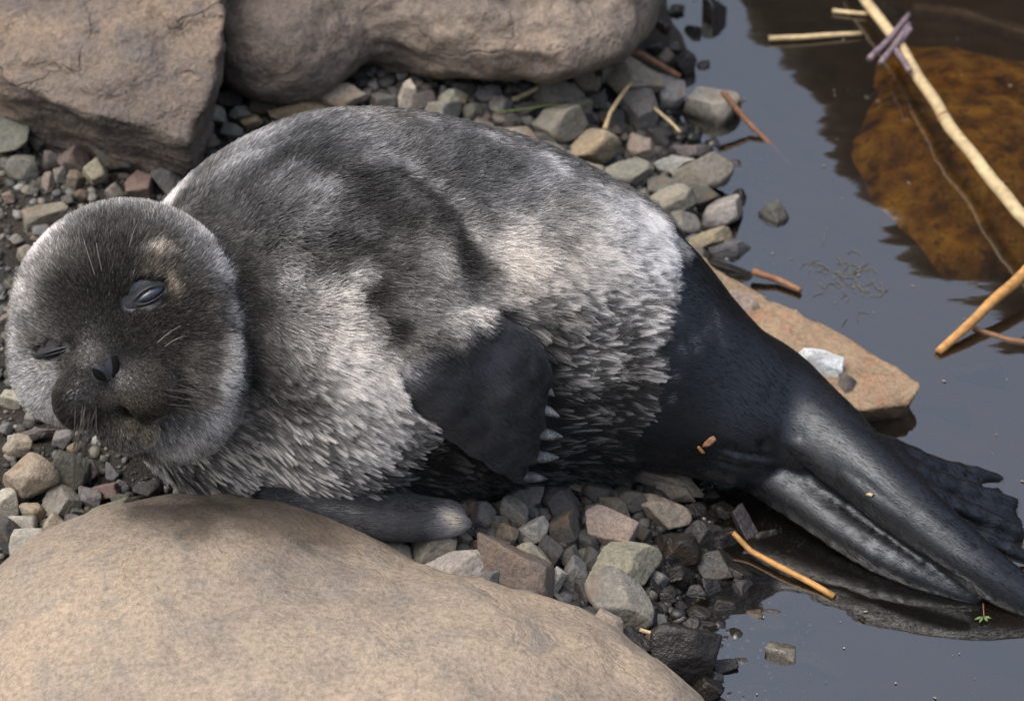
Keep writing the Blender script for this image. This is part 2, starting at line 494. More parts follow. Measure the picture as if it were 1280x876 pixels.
co = U(1218, 228, -0.080)
def f_or(p):
    d = ell(p, co, rotz(-0.45), np.array([0.118, 0.175, 0.064]))
    d = smin(d, ell(p, U(1160, 150, -0.085), rotz(0.3), np.array([0.07, 0.10, 0.045])), 0.04)
    return d + 0.008 * fbm(p, 11, 4, 21)
sdf_rock('boulder', f_or, tuple(co - 0.23), tuple(co + 0.23), 0.004, M_ORANGE, 'orange algae covered boulder sunk under the dark water')

# the dark bank boulder past the pool that the water mirrors
def mirror_pt(px, py, ydist):
    a = U(px, py, 0.0); d = ray(px, py).copy(); d[2] = -d[2]
    t = (ydist - a[1]) / d[1]
    return a + d * t
YB = 0.95
sil = [mirror_pt(px, py, YB) for px, py in ((925, 30), (950, 75), (1000, 110), (1050, 200), (1100, 290), (1165, 370), (1230, 405), (1290, 432), (1400, 470), (1600, 500), (1900, 470))]
sx = np.array([s[0] for s in sil]); sz = np.array([s[2] for s in sil])
def f_bank(p):
    top = np.interp(p[..., 0], sx, sz, left=-0.3, right=0.6)
    dz = (p[..., 2] - top) * 0.6
    ledge = sx[0] - 0.02 - p[..., 0]
    d = np.maximum.reduce([dz, np.abs(p[..., 1] - (YB + 0.28)) - 0.28, ledge, p[..., 0] - 1.5])
    return d + 0.006 * fbm(p, 9, 3, 31)
sdf_rock('boulder', f_bank, (-0.1, 0.6, -0.2), (1.6, 1.65, 1.1), 0.014, M_DARKROCK, 'tall dark boulder on the far side of the pool, seen mirrored')

# tilted wet slab under the hind quarters
def prism_rock(name, poly, ztop, thick, mat, label, seed, inset=0.01, h=0.0028, amp=0.003, cat='rock', tilt=None):
    pts = np.array([U(x, y, ztop) for x, y in poly])
    c = pts.mean(0)
    e = np.roll(pts, -1, 0) - pts
    area = np.cross(pts[:, :2], np.roll(pts, -1, 0)[:, :2]).sum()
    nn = np.stack([e[:, 1], -e[:, 0]], 1) * (1 if area > 0 else -1)
    nn /= np.linalg.norm(nn, axis=1)[:, None]
    def fn(p):
        zt = ztop + (((p - c)[..., :2] @ np.array(tilt)) if tilt else 0)
        d = np.abs(p[..., 2] - (zt - thick / 2)) - thick / 2
        for k in range(len(pts)):
            d = np.maximum(d, (p[..., :2] - pts[k, :2]) @ nn[k] + inset * (zt - p[..., 2]) / thick)
        return d + amp * fbm(p, 26, 3, seed)
    return sdf_rock(name, fn, tuple(pts.min(0) - [0.02, 0.02, thick + 0.02]), tuple(pts.max(0) + [0.02, 0.02, 0.03]), h, mat, label, cat)
prism_rock('rock_slab', [(832, 322), (872, 318), (1000, 388), (1092, 444), (1148, 482), (1140, 503), (1080, 512), (960, 500), (850, 430)], 0.018, 0.03, M_WETSLAB,
           'flat tan rock slab along the hind quarters, lapped by water', 41)

# ------------------------------------------------------------------ stones
def ico(sub):
    import bmesh
    bm = bmesh.new(); bmesh.ops.create_icosphere(bm, subdivisions=sub, radius=1)
    v = np.array([x.co[:] for x in bm.verts]); f = np.array([[y.index for y in x.verts] for x in bm.faces]); bm.free()
    v /= np.linalg.norm(v, axis=1)[:, None]
    return v, f
ICO4, ICO3, ICO2, ICO1 = ico(5), ico(4), ico(3), ico(1)

def stone_shape(base, r, a, b, c, ang, seed, round_=0.0, npl=9, face_up=True):
    """convex broken stone: unit sphere cut by planes, then stretched; axes right, up, toward viewer turned by ang"""
    d = base[0]
    q_, _ = np.linalg.qr(r.normal(size=(3, 3)) * 0.55 + np.eye(3))
    n = np.concatenate([q_.T, -q_.T]) + r.normal(0, 0.22, (6, 3))
    ex = r.normal(size=(5, 3))
    n = np.concatenate([n, ex]); n /= np.linalg.norm(n, axis=1)[:, None]
    dist = np.concatenate([r.uniform(0.50, 0.72, 6), r.uniform(0.62, 0.92, 5)])
    q = 1.0 / np.maximum((d @ n.T) / dist, 1e-3)         # distance to each plane along d
    k = 80 - 58 * min(1.0, round_ * 1.3)
    rad = -np.log(np.exp(-k * np.minimum(q, 3)).sum(1) + np.exp(-k * 1.0)) / k
    rad = np.maximum(rad, 0.25)
    v = d * rad[:, None]
    lo_, hi_ = v.min(0), v.max(0)
    v = (v - (lo_ + hi_) / 2) / ((hi_ - lo_) / 2)          # fill the box
    v = v * (1 + 0.035 * fbm(d + seed * 3.7, 2.2, 3, seed % 50)[:, None])
    v = v * np.array([a, b, c])
    ca_, sa_ = math.cos(ang), math.sin(ang)
    v = np.stack([v[:, 0] * ca_ - v[:, 1] * sa_, v[:, 0] * sa_ + v[:, 1] * ca_, v[:, 2]], 1)
    return v

CL = dict(G=(0.17, 0.165, 0.145), T=(0.255, 0.215, 0.15), B=(0.15, 0.11, 0.08), O=(0.27, 0.19, 0.10), L=(0.27, 0.26, 0.235),
          D=(0.065, 0.062, 0.06), S=(0.125, 0.13, 0.138), N=(0.05, 0.053, 0.064), P=(0.25, 0.20, 0.158), Y=(0.175, 0.156, 0.122),
          W=(0.33, 0.30, 0.24), R=(0.17, 0.11, 0.08), K=(0.10, 0.095, 0.088))
CN = dict(G='grey', T='tan', B='brown', O='ochre', L='pale grey', D='dark', S='slate grey', N='blue black', P='pinkish', Y='olive', W='pale', R='reddish', K='charcoal')
AREA = dict(A='in gravel between tan boulder and seal belly', B='on the bank behind the seal',
            L='on the soil under the brown slab', F='in the heap under the seal chin',
            W='wet at pool edge below hind legs', V='wet at pool edge of back bank', U='sunk in pool beside hind legs',
            X='half sunk by the flat slab')
footprints = []
counter = {}
def put_stone(px, py, wd, ht, ang, colr, area, wet=0.0, lift=None, round_=0.15, label=None, base=None, depth=None, jitter=0.12, name='stone', sunk=None):
    r = np.random.default_rng(int(px * 131 + py * 17))
    a, b = wd / 2 / SCALE, ht / 2 / SCALE
    c = depth / 2 / SCALE if depth else 0.75 * min(a, b) + 0.25 * (a + b) / 2
    if base is None: base = ICO4 if max(wd, ht) > 40 else ICO3
    v = stone_shape(base, r, a, b, c, -math.radians(ang), int(r.integers(1, 40)), round_)
    wv = v[:, :1] * RIGHT + v[:, 1:2] * UP + v[:, 2:3] * NRM
    ze = wv[:, 2].max()
    z = 0.02
    for _ in range(5):
        p = U(px, py, z)
        g = float(ground_h(p[0], p[1]))
        z = (sunk if sunk is not None else g + ze * (0.74 if lift is None else lift))
    p = U(px, py, z)
    o = mesh_obj(name, wv, base[1], M_STONE)
    o.location = p
    cc = np.array(CL[colr]); cc = (cc * 0.55 + cc.mean() * 0.45) * 0.94
    cc = cc * (1 + r.uniform(-jitter, jitter)) * (1 + r.uniform(-0.05, 0.05, 3))
    o.color = (*cc, wet)
    footprints.append((p[0], p[1], max(a, b) * 0.85))
    sz = max(wd, ht); szn = 'large' if sz > 70 else ('mid-sized' if sz > 38 else ('small' if sz > 20 else 'tiny'))
    shape = 'elongated' if max(wd, ht) > 1.75 * min(wd, ht) else ('rounded' if round_ > 0.4 else 'angular')
    lab = label or f'{szn} {CN[colr]} {shape} stone {AREA[area]}'
    tag(o, lab, 'stone')
    counter.setdefault(lab, []).append((o, px, py, f'{szn} {CN[colr]} {shape} stone'))
    return o

S = put_stone
# gravel between boulder and seal
for s in [(541, 689, 56, 44, 5, 'Y', 'A'), (497, 698, 46, 40, 30, 'K', 'A'), (642, 712, 116, 58, 33, 'B', 'A'), (581, 626, 34, 40, 0, 'B', 'A'),
          (600, 646, 40, 32, -40, 'S', 'A'), (622, 655, 30, 22, 0, 'K', 'A'), (644, 640, 46, 30, 55, 'G', 'A'), (667, 665, 42, 28, -25, 'L', 'A'),
          (634, 670, 30, 32, 0, 'B', 'A'), (665, 698, 48, 32, 33, 'T', 'A'), (689, 690, 30, 44, -15, 'D', 'A'), (656, 620, 48, 26, 0, 'K', 'A'),
          (689, 624, 26, 26, 0, 'G', 'A'), (606, 613, 24, 24, 0, 'K', 'A'), (620, 611, 20, 28, -20, 'G', 'A'), (580, 676, 20, 24, 0, 'T', 'A'),
          (573, 690, 28, 22, 0, 'G', 'A'), (607, 596, 24, 14, 0, 'G', 'A'), (598, 684, 30, 18, 0, 'R', 'A'), (704, 630, 60, 36, 60, 'N', 'A'),
          (718, 602, 30, 26, 30, 'T', 'A'), (722, 583, 56, 22, 0, 'Y', 'A'), (706, 660, 40, 46, 0, 'D', 'A'), (712, 694, 26, 26, 0, 'D', 'A'),
          (769, 634, 46, 24, 32, 'B', 'A'), (800, 668, 30, 30, 0, 'N', 'A'), (826, 641, 76, 40, 27, 'T', 'A'), (824, 596, 122, 26, 16, 'Y', 'A'),
          (843, 614, 56, 25, 18, 'Y', 'A'), (693, 728, 38, 20, -65, 'L', 'A'), (718, 720, 48, 28, -70, 'S', 'A'), (732, 742, 40, 24, 65, 'D', 'A'),
          (645, 757, 58, 42, -8, 'G', 'A'), (682, 774, 30, 24, 50, 'T', 'A'), (696, 763, 34, 14, 40, 'S', 'A'), (699, 750, 28, 10, 40, 'G', 'A'),
          (716, 788, 40, 24, 8, 'B', 'A'), (733, 676, 30, 30, 0, 'D', 'A'), (460, 684, 30, 26, 0, 'K', 'A'), (740, 700, 30, 34, 0, 'D', 'A'),
          (672, 730, 30, 26, 0, 'D', 'A'), (755, 598, 40, 26, 10, 'D', 'A'), (745, 615, 36, 28, 10, 'D', 'A'), (790, 628, 40, 30, 0, 'D', 'A'),
          (632, 590, 28, 20, 0, 'G', 'A'), (655, 596, 22, 16, 0, 'K', 'A'), (520, 664, 30, 26, 0, 'G', 'A'), (560, 648, 34, 28, 0, 'G', 'A'), (616, 690, 22, 20, 0, 'D', 'A'), (677, 606, 26, 18, 0, 'T', 'A')]:
    S(*s)
S(569, 714, 88, 48, -27, 'L', 'A', depth=34, label='bluish grey flat stone leaning on the tan boulder below the lower flipper', lift=0.9)
S(604, 729, 58, 20, -38, 'S', 'A', wet=0.25, depth=22, label='silvery slate splinter leaning on the tan boulder edge', lift=1.0)
S(761, 661, 68, 48, 25, 'P', 'A', lift=0.9, label='pinkish tan angular stone on top of the gravel near the fore flipper claws')
S(783, 702, 84, 50, 8, 'T', 'A', lift=0.95, label='pale tan angular stone with a bright ridge resting on a grey stone')
S(774, 748, 94, 58, 52, 'G', 'A', lift=0.7, label='large smooth grey stone standing in the gravel by the wet stones')
S(752, 789, 50, 52, 0, 'T', 'A', lift=0.8, label='blocky tan stone beside the tan boulder near the wet stones')
# wet stones by the pool below the legs
for s in [(845, 690, 64, 46, 10, 'D', 'W', 0.9), (880, 668, 54, 36, 10, 'S', 'W', 1), (843, 724, 52, 32, -15, 'D', 'W', 1), (896, 708, 60, 44, 10, 'S', 'W', 1),
          (932, 662, 62, 26, 62, 'S', 'W', 1), (870, 740, 30, 20, 0, 'S', 'W', 1), (931, 744, 42, 36, 40, 'S', 'W', 1), (793, 812, 52, 40, 40, 'D', 'W', 0.9),
          (884, 862, 38, 32, 0, 'D', 'W', 1), (835, 748, 22, 18, 0, 'K', 'W', 1), (850, 757, 20, 12, 0, 'S', 'W', 1), (880, 782, 30, 14, 10, 'S', 'W', 1), (873, 768, 34, 22, 0, 'K', 'W', 1),
          (808, 770, 26, 30, 0, 'D', 'W', 0.9), (820, 705, 26, 26, 0, 'D', 'W', 0.8), (870, 638, 34, 22, 0, 'D', 'W', 0.9), (905, 640, 40, 26, 20, 'K', 'W', 1), (856, 660, 30, 20, 0, 'K', 'W', 0.9),
          (815, 735, 22, 26, 0, 'D', 'W', 0.9), (770, 800, 26, 20, 0, 'K', 'W', 0.8), (830, 790, 28, 20, 0, 'D', 'W', 1), (885, 620, 30, 18, 0, 'K', 'W', 0.9), (960, 676, 40, 30, 0, 'D', 'W', 1), (860, 700, 36, 30, 20, 'K', 'W', 1), (905, 676, 40, 30, -20, 'D', 'W', 1), (920, 722, 44, 34, 10, 'K', 'W', 1), (885, 735, 40, 30, 30, 'D', 'W', 1), (905, 758, 40, 26, 0, 'D', 'W', 1), (862, 782, 30, 22, 0, 'K', 'W', 1), (815, 765, 30, 26, 40, 'K', 'W', 1), (945, 700, 44, 30, 15, 'K', 'W', 1), (800, 845, 30, 24, 0, 'D', 'W', 1), (905, 835, 34, 24, 0, 'K', 'W', 1), (822, 720, 30, 30, 0, 'K', 'W', 1), (975, 745, 44, 30, 0, 'D', 'W', 1)]:
    S(s[0], s[1], s[2], s[3], s[4], s[5], s[6], wet=s[7], lift=0.6)
S(851, 814, 82, 68, 20, 'K', 'W', wet=1.0, lift=0.5, round_=0.55, label='large smooth wet dark stone with glistening side below the twig')
for s in [(890, 773, 56, 34, 0, 'B', -0.008), (962, 782, 52, 42, 0, 'Y', -0.012), (943, 772, 24, 22, 0, 'O', -0.004), (915, 806, 66, 40, 15, 'Y', -0.02),
          (1000, 660, 80, 50, 10, 'Y', -0.03), (1060, 725, 90, 46, 5, 'Y', -0.035), (985, 720, 64, 44, 0, 'G', -0.022), (1130, 742, 66, 34, 0, 'K', -0.03),
          (1020, 750, 50, 34, 0, 'B', -0.03), (950, 715, 50, 36, 0, 'K', -0.012), (1090, 690, 60, 34, 0, 'K', -0.03), (1050, 665, 56, 40, 0, 'G', -0.035), (975, 650, 40, 30, 0, 'K', -0.015)]:
    S(s[0], s[1], s[2], s[3], s[4], s[5], 'U', round_=0.5, sunk=s[6])
S(981, 828, 58, 40, 65, 'W', 'U', sunk=-0.008, label='pale tan stone just under the surface of the pool below the legs')
S(1026, 832, 70, 28, 20, 'W', 'U', sunk=-0.016, label='pale elongated stone under the surface beside the pale tan stone')
S(940, 862, 34, 14, 10, 'W', 'U', sunk=-0.010)
# bank behind the back
for s in [(427, 122, 66, 34, -5, 'T'), (551, 142, 46, 34, 10, 'G'), (566, 125, 38, 26, 0, 'G'), (601, 162, 34, 24, 0, 'Y'), (626, 132, 30, 26, 0, 'G'),
          (700, 156, 64, 48, -25, 'G'), (660, 138, 42, 22, -15, 'K'), (697, 118, 64, 30, -5, 'Y'), (694, 194, 54, 26, 25, 'Y'), (731, 103, 36, 36, 0, 'B'),
          (790, 98, 86, 56, 5, 'T'), (798, 142, 50, 60, 0, 'G'), (838, 120, 40, 54, 0, 'L'), (782, 218, 70, 34, -12, 'Y'),
          (842, 206, 52, 24, -8, 'L'), (862, 190, 52, 22, 10, 'G'), (808, 262, 34, 32, 0, 'Y'), (857, 279, 36, 30, 0, 'G'), (900, 268, 64, 34, -30, 'L'),
          (885, 302, 60, 26, -27, 'O'), (830, 304, 18, 14, 30, 'W'), (852, 341, 20, 14, 30, 'L'), (377, 138, 84, 22, -8, 'O'), (720, 132, 40, 34, 0, 'G'),
          (745, 128, 30, 26, 0, 'K'), (765, 150, 34, 30, 0, 'D'), (640, 150, 26, 18, 0, 'D'), (590, 140, 26, 22, 0, 'K'), (530, 128, 30, 26, 0, 'D'), (740, 220, 36, 30, 20, 'G'), (760, 242, 30, 22, 20, 'L'),
          (610, 118, 36, 22, 0, 'S'), (580, 112, 30, 20, 0, 'D'), (760, 90, 40, 32, 0, 'T'), (655, 115, 34, 22, 0, 'K'), (480, 128, 34, 24, 0, 'K'), (330, 128, 40, 30, 0, 'D'), (360, 118, 36, 26, 0, 'D'),
          (820, 170, 34, 30, 0, 'D'), (715, 205, 40, 26, 20, 'G'), (675, 178, 40, 26, 20, 'K'), (830, 235, 40, 30, 0, 'K'), (880, 245, 40, 30, 0, 'D'), (820, 285, 26, 20, 0, 'G'), (870, 320, 34, 22, 20, 'K')]:
    S(s[0], s[1], s[2] * 1.14, s[3] * 1.14, s[4], s[5], 'B', round_=0.08)
S(509, 121, 24, 50, 8, 'W', 'B', label='pale upright pointed stone under the grey boulder')
S(646, 175, 66, 42, 12, 'T', 'B', lift=0.8, label='pale tan flat stone with rounded top touching the back of the seal')
S(890, 138, 80, 64, 12, 'L', 'B', lift=0.9, label='broad pale grey flat stone at the water edge of the back bank')
S(741, 184, 76, 50, -12, 'O', 'B', lift=0.85, label='ochre and grey stone with a rounded corner on the back bank')
S(801, 187, 42, 36, 20, 'P', 'B', lift=0.85, label='pinkish brown round stone beside the ochre stone')
S(880, 220, 84, 50, -28, 'Y', 'B', lift=0.9, label='long olive tan block sloping to the water on the back bank')
S(838, 254, 66, 44, -25, 'T', 'B', lift=0.8, label='broken tan block lying under the long olive tan block')
S(783, 249, 34, 36, 30, 'O', 'B', lift=0.8, label='small yellow stone wedged against the rump fur of the seal')
for s in [(926, 255, 22, 42, -10, 'D', 1), (929, 286, 16, 22, 0, 'D', 1), (912, 312, 60, 28, 0, 'S', 0.5), (915, 343, 90, 26, 20, 'D', 1), (954, 325, 32, 14, 0, 'K', 1),
          (917, 212, 42, 26, 0, 'S', 1), (856, 80, 34, 40, 0, 'D', 1), (893, 26, 36, 76, 0, 'D', 1), (845, 14, 26, 20, 0, 'D', 1), (828, 34, 24, 18, 0, 'K', 1), (866, 40, 26, 20, 0, 'D', 1),
          (843, 60, 24, 18, 0, 'S', 1), (870, 8, 20, 16, 0, 'K', 1), (905, 175, 40, 22, 0, 'D', 1), (925, 5, 24, 16, 0, 'D', 1), (880, 88, 22, 30, 0, 'D', 1), (820, 62, 30, 20, 0, 'D', 0.8), (935, 232, 20, 14, 0, 'D', 1)]:
    S(*s[:6], 'V', wet=s[6], lift=0.7)
S(967, 272, 42, 48, 0, 'K', 'V', wet=0.3, sunk=-0.002, label='dark three-sided stone poking out of the open water')
# soil under the slab, left of the head
for s in [(16, 168, 50, 52, 0, 'G'), (28, 211, 46, 38, 0, 'S'), (48, 174, 38, 32, 30, 'K'), (64, 201, 26, 28, 0, 'K'), (60, 228, 18, 30, 0, 'G'), (75, 219, 18, 24, 0, 'G'),
          (143, 240, 28, 26, 0, 'S'), (92, 202, 44, 44, 0, 'B'), (95, 226, 26, 30, 0, 'B'), (10, 247, 20, 18, 0, 'R'), (38, 320, 16, 12, 0, 'W'),
          (175, 232, 36, 42, 0, 'B'), (208, 224, 42, 34, 40, 'S'), (269, 144, 40, 28, 20, 'L'), (290, 163, 32, 22, 0, 'S'), (300, 142, 30, 22, 0, 'G'), (314, 153, 30, 18, -15, 'O'),
          (256, 177, 44, 28, 10, 'B'), (272, 106, 18, 32, 0, 'K'), (287, 122, 40, 30, 0, 'D'), (40, 465, 22, 16, 0, 'S'), (20, 471, 26, 16, 0, 'S'), (85, 250, 20, 16, 0, 'K'), (35, 238, 20, 14, 0, 'G'),
          (20, 300, 22, 16, 0, 'G'), (100, 245, 20, 18, 0, 'D'), (8, 205, 20, 18, 0, 'K'), (45, 297, 18, 12, 0, 'B'), (160, 205, 30, 30, 0, 'D'), (230, 198, 30, 24, 0, 'D'), (15, 355, 24, 16, 0, 'B'), (8, 398, 22, 16, 0, 'B'), (12, 420, 18, 12, 0, 'K'), (190, 215, 26, 30, 0, 'D')]:
    S(*s, 'L')
S(136, 188, 86, 40, 42, 'K', 'L', lift=0.9, label='dark flat slate leaning below the brown slab')
S(119, 214, 36, 38, 0, 'T', 'L', lift=0.9, label='tan rounded stone below the dark slate by the head', round_=0.4)
S(57, 271, 66, 40, -20, 'Y', 'L', lift=0.7, label='flat olive stone on the soil beside the crown of the head')
# heap at the left under the chin
for s in [(22, 557, 38, 30, 0, 'T'), (9, 631, 30, 42, 0, 'W'), (42, 641, 38, 26, 20, 'T'), (112, 621, 34, 26, 30, 'S'), (68, 655, 28, 30, 0, 'T'),
          (91, 650, 22, 16, 0, 'S'), (12, 672, 34, 50, 0, 'N'), (22, 718, 48, 38, -10, 'K'), (82, 675, 24, 16, 0, 'G'), (138, 590, 26, 16, 60, 'S'), (150, 606, 18, 14, 0, 'S'),
          (182, 612, 32, 20, 10, 'D'), (133, 614, 34, 22, 0, 'R'), (14, 500, 36, 26, 10, 'W'), (45, 543, 64, 16, -5, 'K'), (30, 598, 20, 14, 0, 'G'), (62, 625, 20, 14, 0, 'W'), (5, 745, 26, 24, 0, 'K'), (55, 705, 22, 16, 0, 'D'),
          (80, 550, 26, 26, 0, 'S'), (110, 590, 26, 30, 0, 'K'), (28, 480, 20, 12, 0, 'G'), (95, 640, 26, 18, 0, 'K'), (150, 625, 26, 18, 0, 'K')]:
    S(*s, 'F')
S(40, 597, 72, 60, 0, 'T', 'F', lift=0.9, label='largest tan angular stone of the heap below the whiskers')
S(78, 627, 48, 40, 10, 'G', 'F', lift=0.8, label='grey angular stone touching the largest tan stone below the whiskers')
S(85, 590, 54, 52, 0, 'K', 'F', label='dark rounded slate under the whiskers', round_=0.4)
S(30, 658, 40, 32, 20, 'L', 'F', lift=0.7, label='pale bluish stone resting on a grey stone beside the tan boulder')
S(44, 683, 60, 46, -5, 'L', 'F', lift=0.8, label='smooth pale grey stone leaning on the left side of the tan boulder')
S(138, 639, 76, 22, -20, 'Y', 'F', lift=1.1, label='olive flat stone lying on the rim of the tan boulder')
S(108, 658, 56, 24, -30, 'R', 'F', lift=0.9, label='rusty flat stone against the rim of the tan boulder')
# on and beside the flat slab
S(1022, 456, 64, 40, 15, 'L', 'X', sunk=0.024, depth=20, label='bluish white flat stone lying on the flat tan slab').color = (0.50, 0.55, 0.60, 0)
S(1058, 482, 26, 36, 0, 'K', 'X', sunk=0.018, label='small dark stone wedged between slab and hind leg')
S(930, 388, 60, 40, 35, 'P', 'X', sunk=0.016, depth=16, label='pinkish flat stone lying on the flat tan slab')
S(890, 352, 44, 26, 30, 'T', 'X', sunk=0.017, depth=16, label='tan flat chip at the upper end of the flat slab')
for s in [(1070, 130, 60, 50, 'Y', -0.05), (985, 45, 70, 50, 'K', -0.05), (1010, 150, 60, 44, 'Y', -0.055), (940, 20, 50, 30, 'K', -0.03), (1030, 75, 60, 40, 'G', -0.06),
          (1100, 20, 80, 40, 'B', -0.06), (1060, 290, 50, 40, 'O', -0.07), (1045, 265, 36, 24, 'O', -0.06), (1220, 470, 90, 50, 'B', -0.07), (1180, 520, 80, 50, 'B', -0.06), (1080, 540, 70, 40, 'G', -0.05)]:
    S(s[0], s[1], s[2], s[3], 10, s[4], 'U', sunk=s[5], round_=0.6, label='rounded brown stone lying deep in the dark pool near the orange boulder' if s[1] < 300 else None)

# more single stones filling the gaps of the gravel
def in_px(p):
    d = p - CAM
    t = -(d @ NRM)
    return 640 + (d @ RIGHT) / t * SCALE * DIST, 438 - (d @ UP) / t * SCALE * DIST
nfill = 0
tries = 0
while nfill < 52 and tries < 6000:
    tries += 1
    px, py = rng.uniform(-10, 960), rng.uniform(60, 870)
    zone = None
    if 450 < px < 900 and 585 < py < 700 + 0.25 * (px - 450): zone = 'A' if px < 820 else 'W'
    elif py < 240 and px > 560 and py > 70 and px < 830 + 0.3 * py: zone = 'B'
    elif px < 110 and 230 < py < 700: zone = 'L' if py < 460 else 'F'
    if zone is None: continue
    p = U(px, py, 0.03)
    sz = rng.uniform(14, 26)
    if any((p[0] - fx) ** 2 + (p[1] - fy) ** 2 < (fr * 0.8 + sz / 2 / SCALE * 0.5) ** 2 for fx, fy, fr in footprints): continue
    S(px, py, sz * rng.uniform(1, 1.4), sz, rng.uniform(-40, 40), rng.choice(list('GKTSBDY')), zone, wet=0.9 if zone == 'W' else 0.0, base=ICO2)
    nfill += 1
# stones that would share a description are told apart by the marked thing they lie closest to
ANCH = [('the lower flipper tip', 575, 655), ('the fore flipper claws', 685, 550), ('the pinkish tan stone', 761, 661), ('the large smooth grey stone', 774, 748), ('the bluish grey flat stone', 569, 714),
        ('the orange twig', 980, 710), ('the large wet dark stone', 851, 814), ('the ochre and grey stone', 741, 184), ('the broad pale grey stone', 890, 138), ('the pale upright pointed stone', 509, 121),
        ('the long olive tan block', 880, 220), ('the green grass blade', 680, 133), ('the dark three-sided stone', 967, 272), ('the right end of the grey boulder', 830, 20), ('the dark flat slate', 136, 188),
        ('the flat olive stone', 57, 271), ('the right edge of the brown slab', 270, 140), ('the largest tan stone under the whiskers', 40, 597), ('the rusty flat stone', 108, 658), ('the smooth pale grey stone', 44, 683),
        ('the pale tan sunken stone', 981, 828), ('the orange sunken boulder', 1200, 230), ('the flat tan slab', 1050, 450)]
ORD = ['closest', 'second closest', 'third closest', 'fourth closest', 'fifth closest', 'sixth closest', 'seventh closest', 'eighth closest']
bykind = {}
for lab, os_ in counter.items():
    if len(os_) > 1:
        for o, px, py, kind_ in os_:
            an = min(ANCH, key=lambda q: (q[1] - px) ** 2 + (q[2] - py) ** 2)
            bykind.setdefault((kind_, an[0]), []).append(((an[1] - px) ** 2 + (an[2] - py) ** 2, o))
            o['group'] = 'loose stones of the shore'
for (kind_, an), lst in bykind.items():
    for i, (_, o) in enumerate(sorted(lst, key=lambda q: q[0])):
        o['label'] = f'{kind_} lying {ORD[min(i, 7)]} to {an}'

# fine gravel nobody could count
def gravel():
    bv, bf = ICO1
    VV, FF, CC = [], [], []
    n = 0
    def add(x, y, s, z, col):
        nonlocal n
        r = rng.random((len(bv), 1)) * 0.5 + 0.75
        v = bv * r * np.array([s, s * rng.uniform(0.6, 1), s * rng.uniform(0.4, 0.8)])
        v = v @ rotz(rng.uniform(0, 6.28)).T
        tilt = rng.uniform(-0.5, 0.5); c_, s_ = math.cos(tilt), math.sin(tilt)
        v = v @ np.array([[c_, 0, s_], [0, 1, 0], [-s_, 0, c_]])
        VV.append(v + np.array([x, y, z])); FF.append(bf + n); n += len(bv); CC.append(np.tile(col, (len(bv), 1)))
    keys = list('GKTSBDYLDKB')
    m = 13000
    xs = rng.uniform(-0.52, 0.22, m); ys = rng.uniform(-0.42, 0.42, m)
    ss = 0.0014 + 0.0055 * rng.random(m) ** 2.6
    hs_ = ground_h(xs, ys)
    for k in range(m):
        c = np.array(CL[keys[rng.integers(len(keys))]]); c = (c * 0.5 + c.mean() * 0.5) * rng.uniform(0.35, 0.9)
        add(xs[k], ys[k], ss[k], hs_[k] + ss[k] * 0.3, (*c, 1))
    # heavier fill in the stony places so that no bare soil shows between the stones
    m2 = 3600
    xs = rng.uniform(-0.14, 0.19, m2); ys = rng.uniform(-0.36, 0.40, m2)
    for k in range(m2):
        s = rng.uniform(0.0035, 0.010)
        c = np.array(CL[keys[rng.integers(len(keys))]]); c = (c * 0.5 + c.mean() * 0.5) * rng.uniform(0.3, 0.75)
        add(xs[k], ys[k], s, float(ground_h(xs[k], ys[k])) + s * 0.25, (*c, 1))
    o = mesh_obj('gravel', np.concatenate(VV), np.concatenate(FF), None, smooth=False)
    vattr(o, 'tint', np.concatenate(CC), 'FLOAT_COLOR')
    k = NT('gravel_grains'); at = k.n('ShaderNodeAttribute', attribute_name='tint')
    g = k.n('ShaderNodeNewGeometry'); nz = k.noise(g.outputs['Position'], 500, 3)
    c = k.mix(0.8, at.outputs['Color'], k.ramp(nz, [(0.3, 0.5), (0.7, 1.5)]), 'MULTIPLY')
    wl = waterline(k, 0.004, 0.02)
    c = k.mix(wl, c, k.mix(1.0, c, (0.35, 0.34, 0.33), 'MULTIPLY'))
    k.l(c, k.b.inputs['Base Color'])
    r = k.n('ShaderNodeMapRange'); k.l(wl, r.inputs['Value']); r.inputs['To Min'].default_value = 0.85; r.inputs['To Max'].default_value = 0.2
    k.l(r.outputs[0], k.b.inputs['Roughness'])
    o.data.materials.append(k.m)
    tag(o, 'fine mixed gravel and grit between the stones', 'gravel', kind='stuff')
gravel()

# ------------------------------------------------------------------ the seal pup
VB = np.stack([RIGHT, UP, NRM], 1)          # axes of the lying body: along, across, toward the near side
px2m = 1.0 / SCALE
PR = []                                      # (group, kind, params, blend)
def add_ell(grp, c, r, k, R=VB): PR.append((grp, 'e', (np.array(c), R, np.array(r, float)), k))
def add_cone(grp, a, b, ra, rb, k): PR.append((grp, 'c', (np.array(a), np.array(b), ra, rb), k))
def pr_eval(pr, p):
    return ell(p, *pr[2]) if pr[1] == 'e' else cone(p, *pr[2])
def pr_box(pr):
    if pr[1] == 'e':
        c, R, r = pr[2]; e = np.sqrt(((R * r) ** 2).sum(1)); return c - e, c + e
    a, b, ra, rb = pr[2]; m = max(ra, rb); return np.minimum(a, b) - m, np.maximum(a, b) + m
CUT = []                                     # carved creases (a, b, r, k)
def sdf_at(p, groups=None):
    d = np.full(p.shape[:-1], 9.0)
    for pr in PR:
        if groups is None or pr[0] in groups: d = smin(d, pr_eval(pr, p), pr[3])
    return d
def front_w(px, py, groups=None, hi=0.55, lo=-0.15):
    ws = np.linspace(hi, lo, 700)
    pts = CAM + ray(px, py) * (DIST - ws)[:, None]
    d = sdf_at(pts, groups)
    k = np.argmax(d < 0)
    return ws[k]

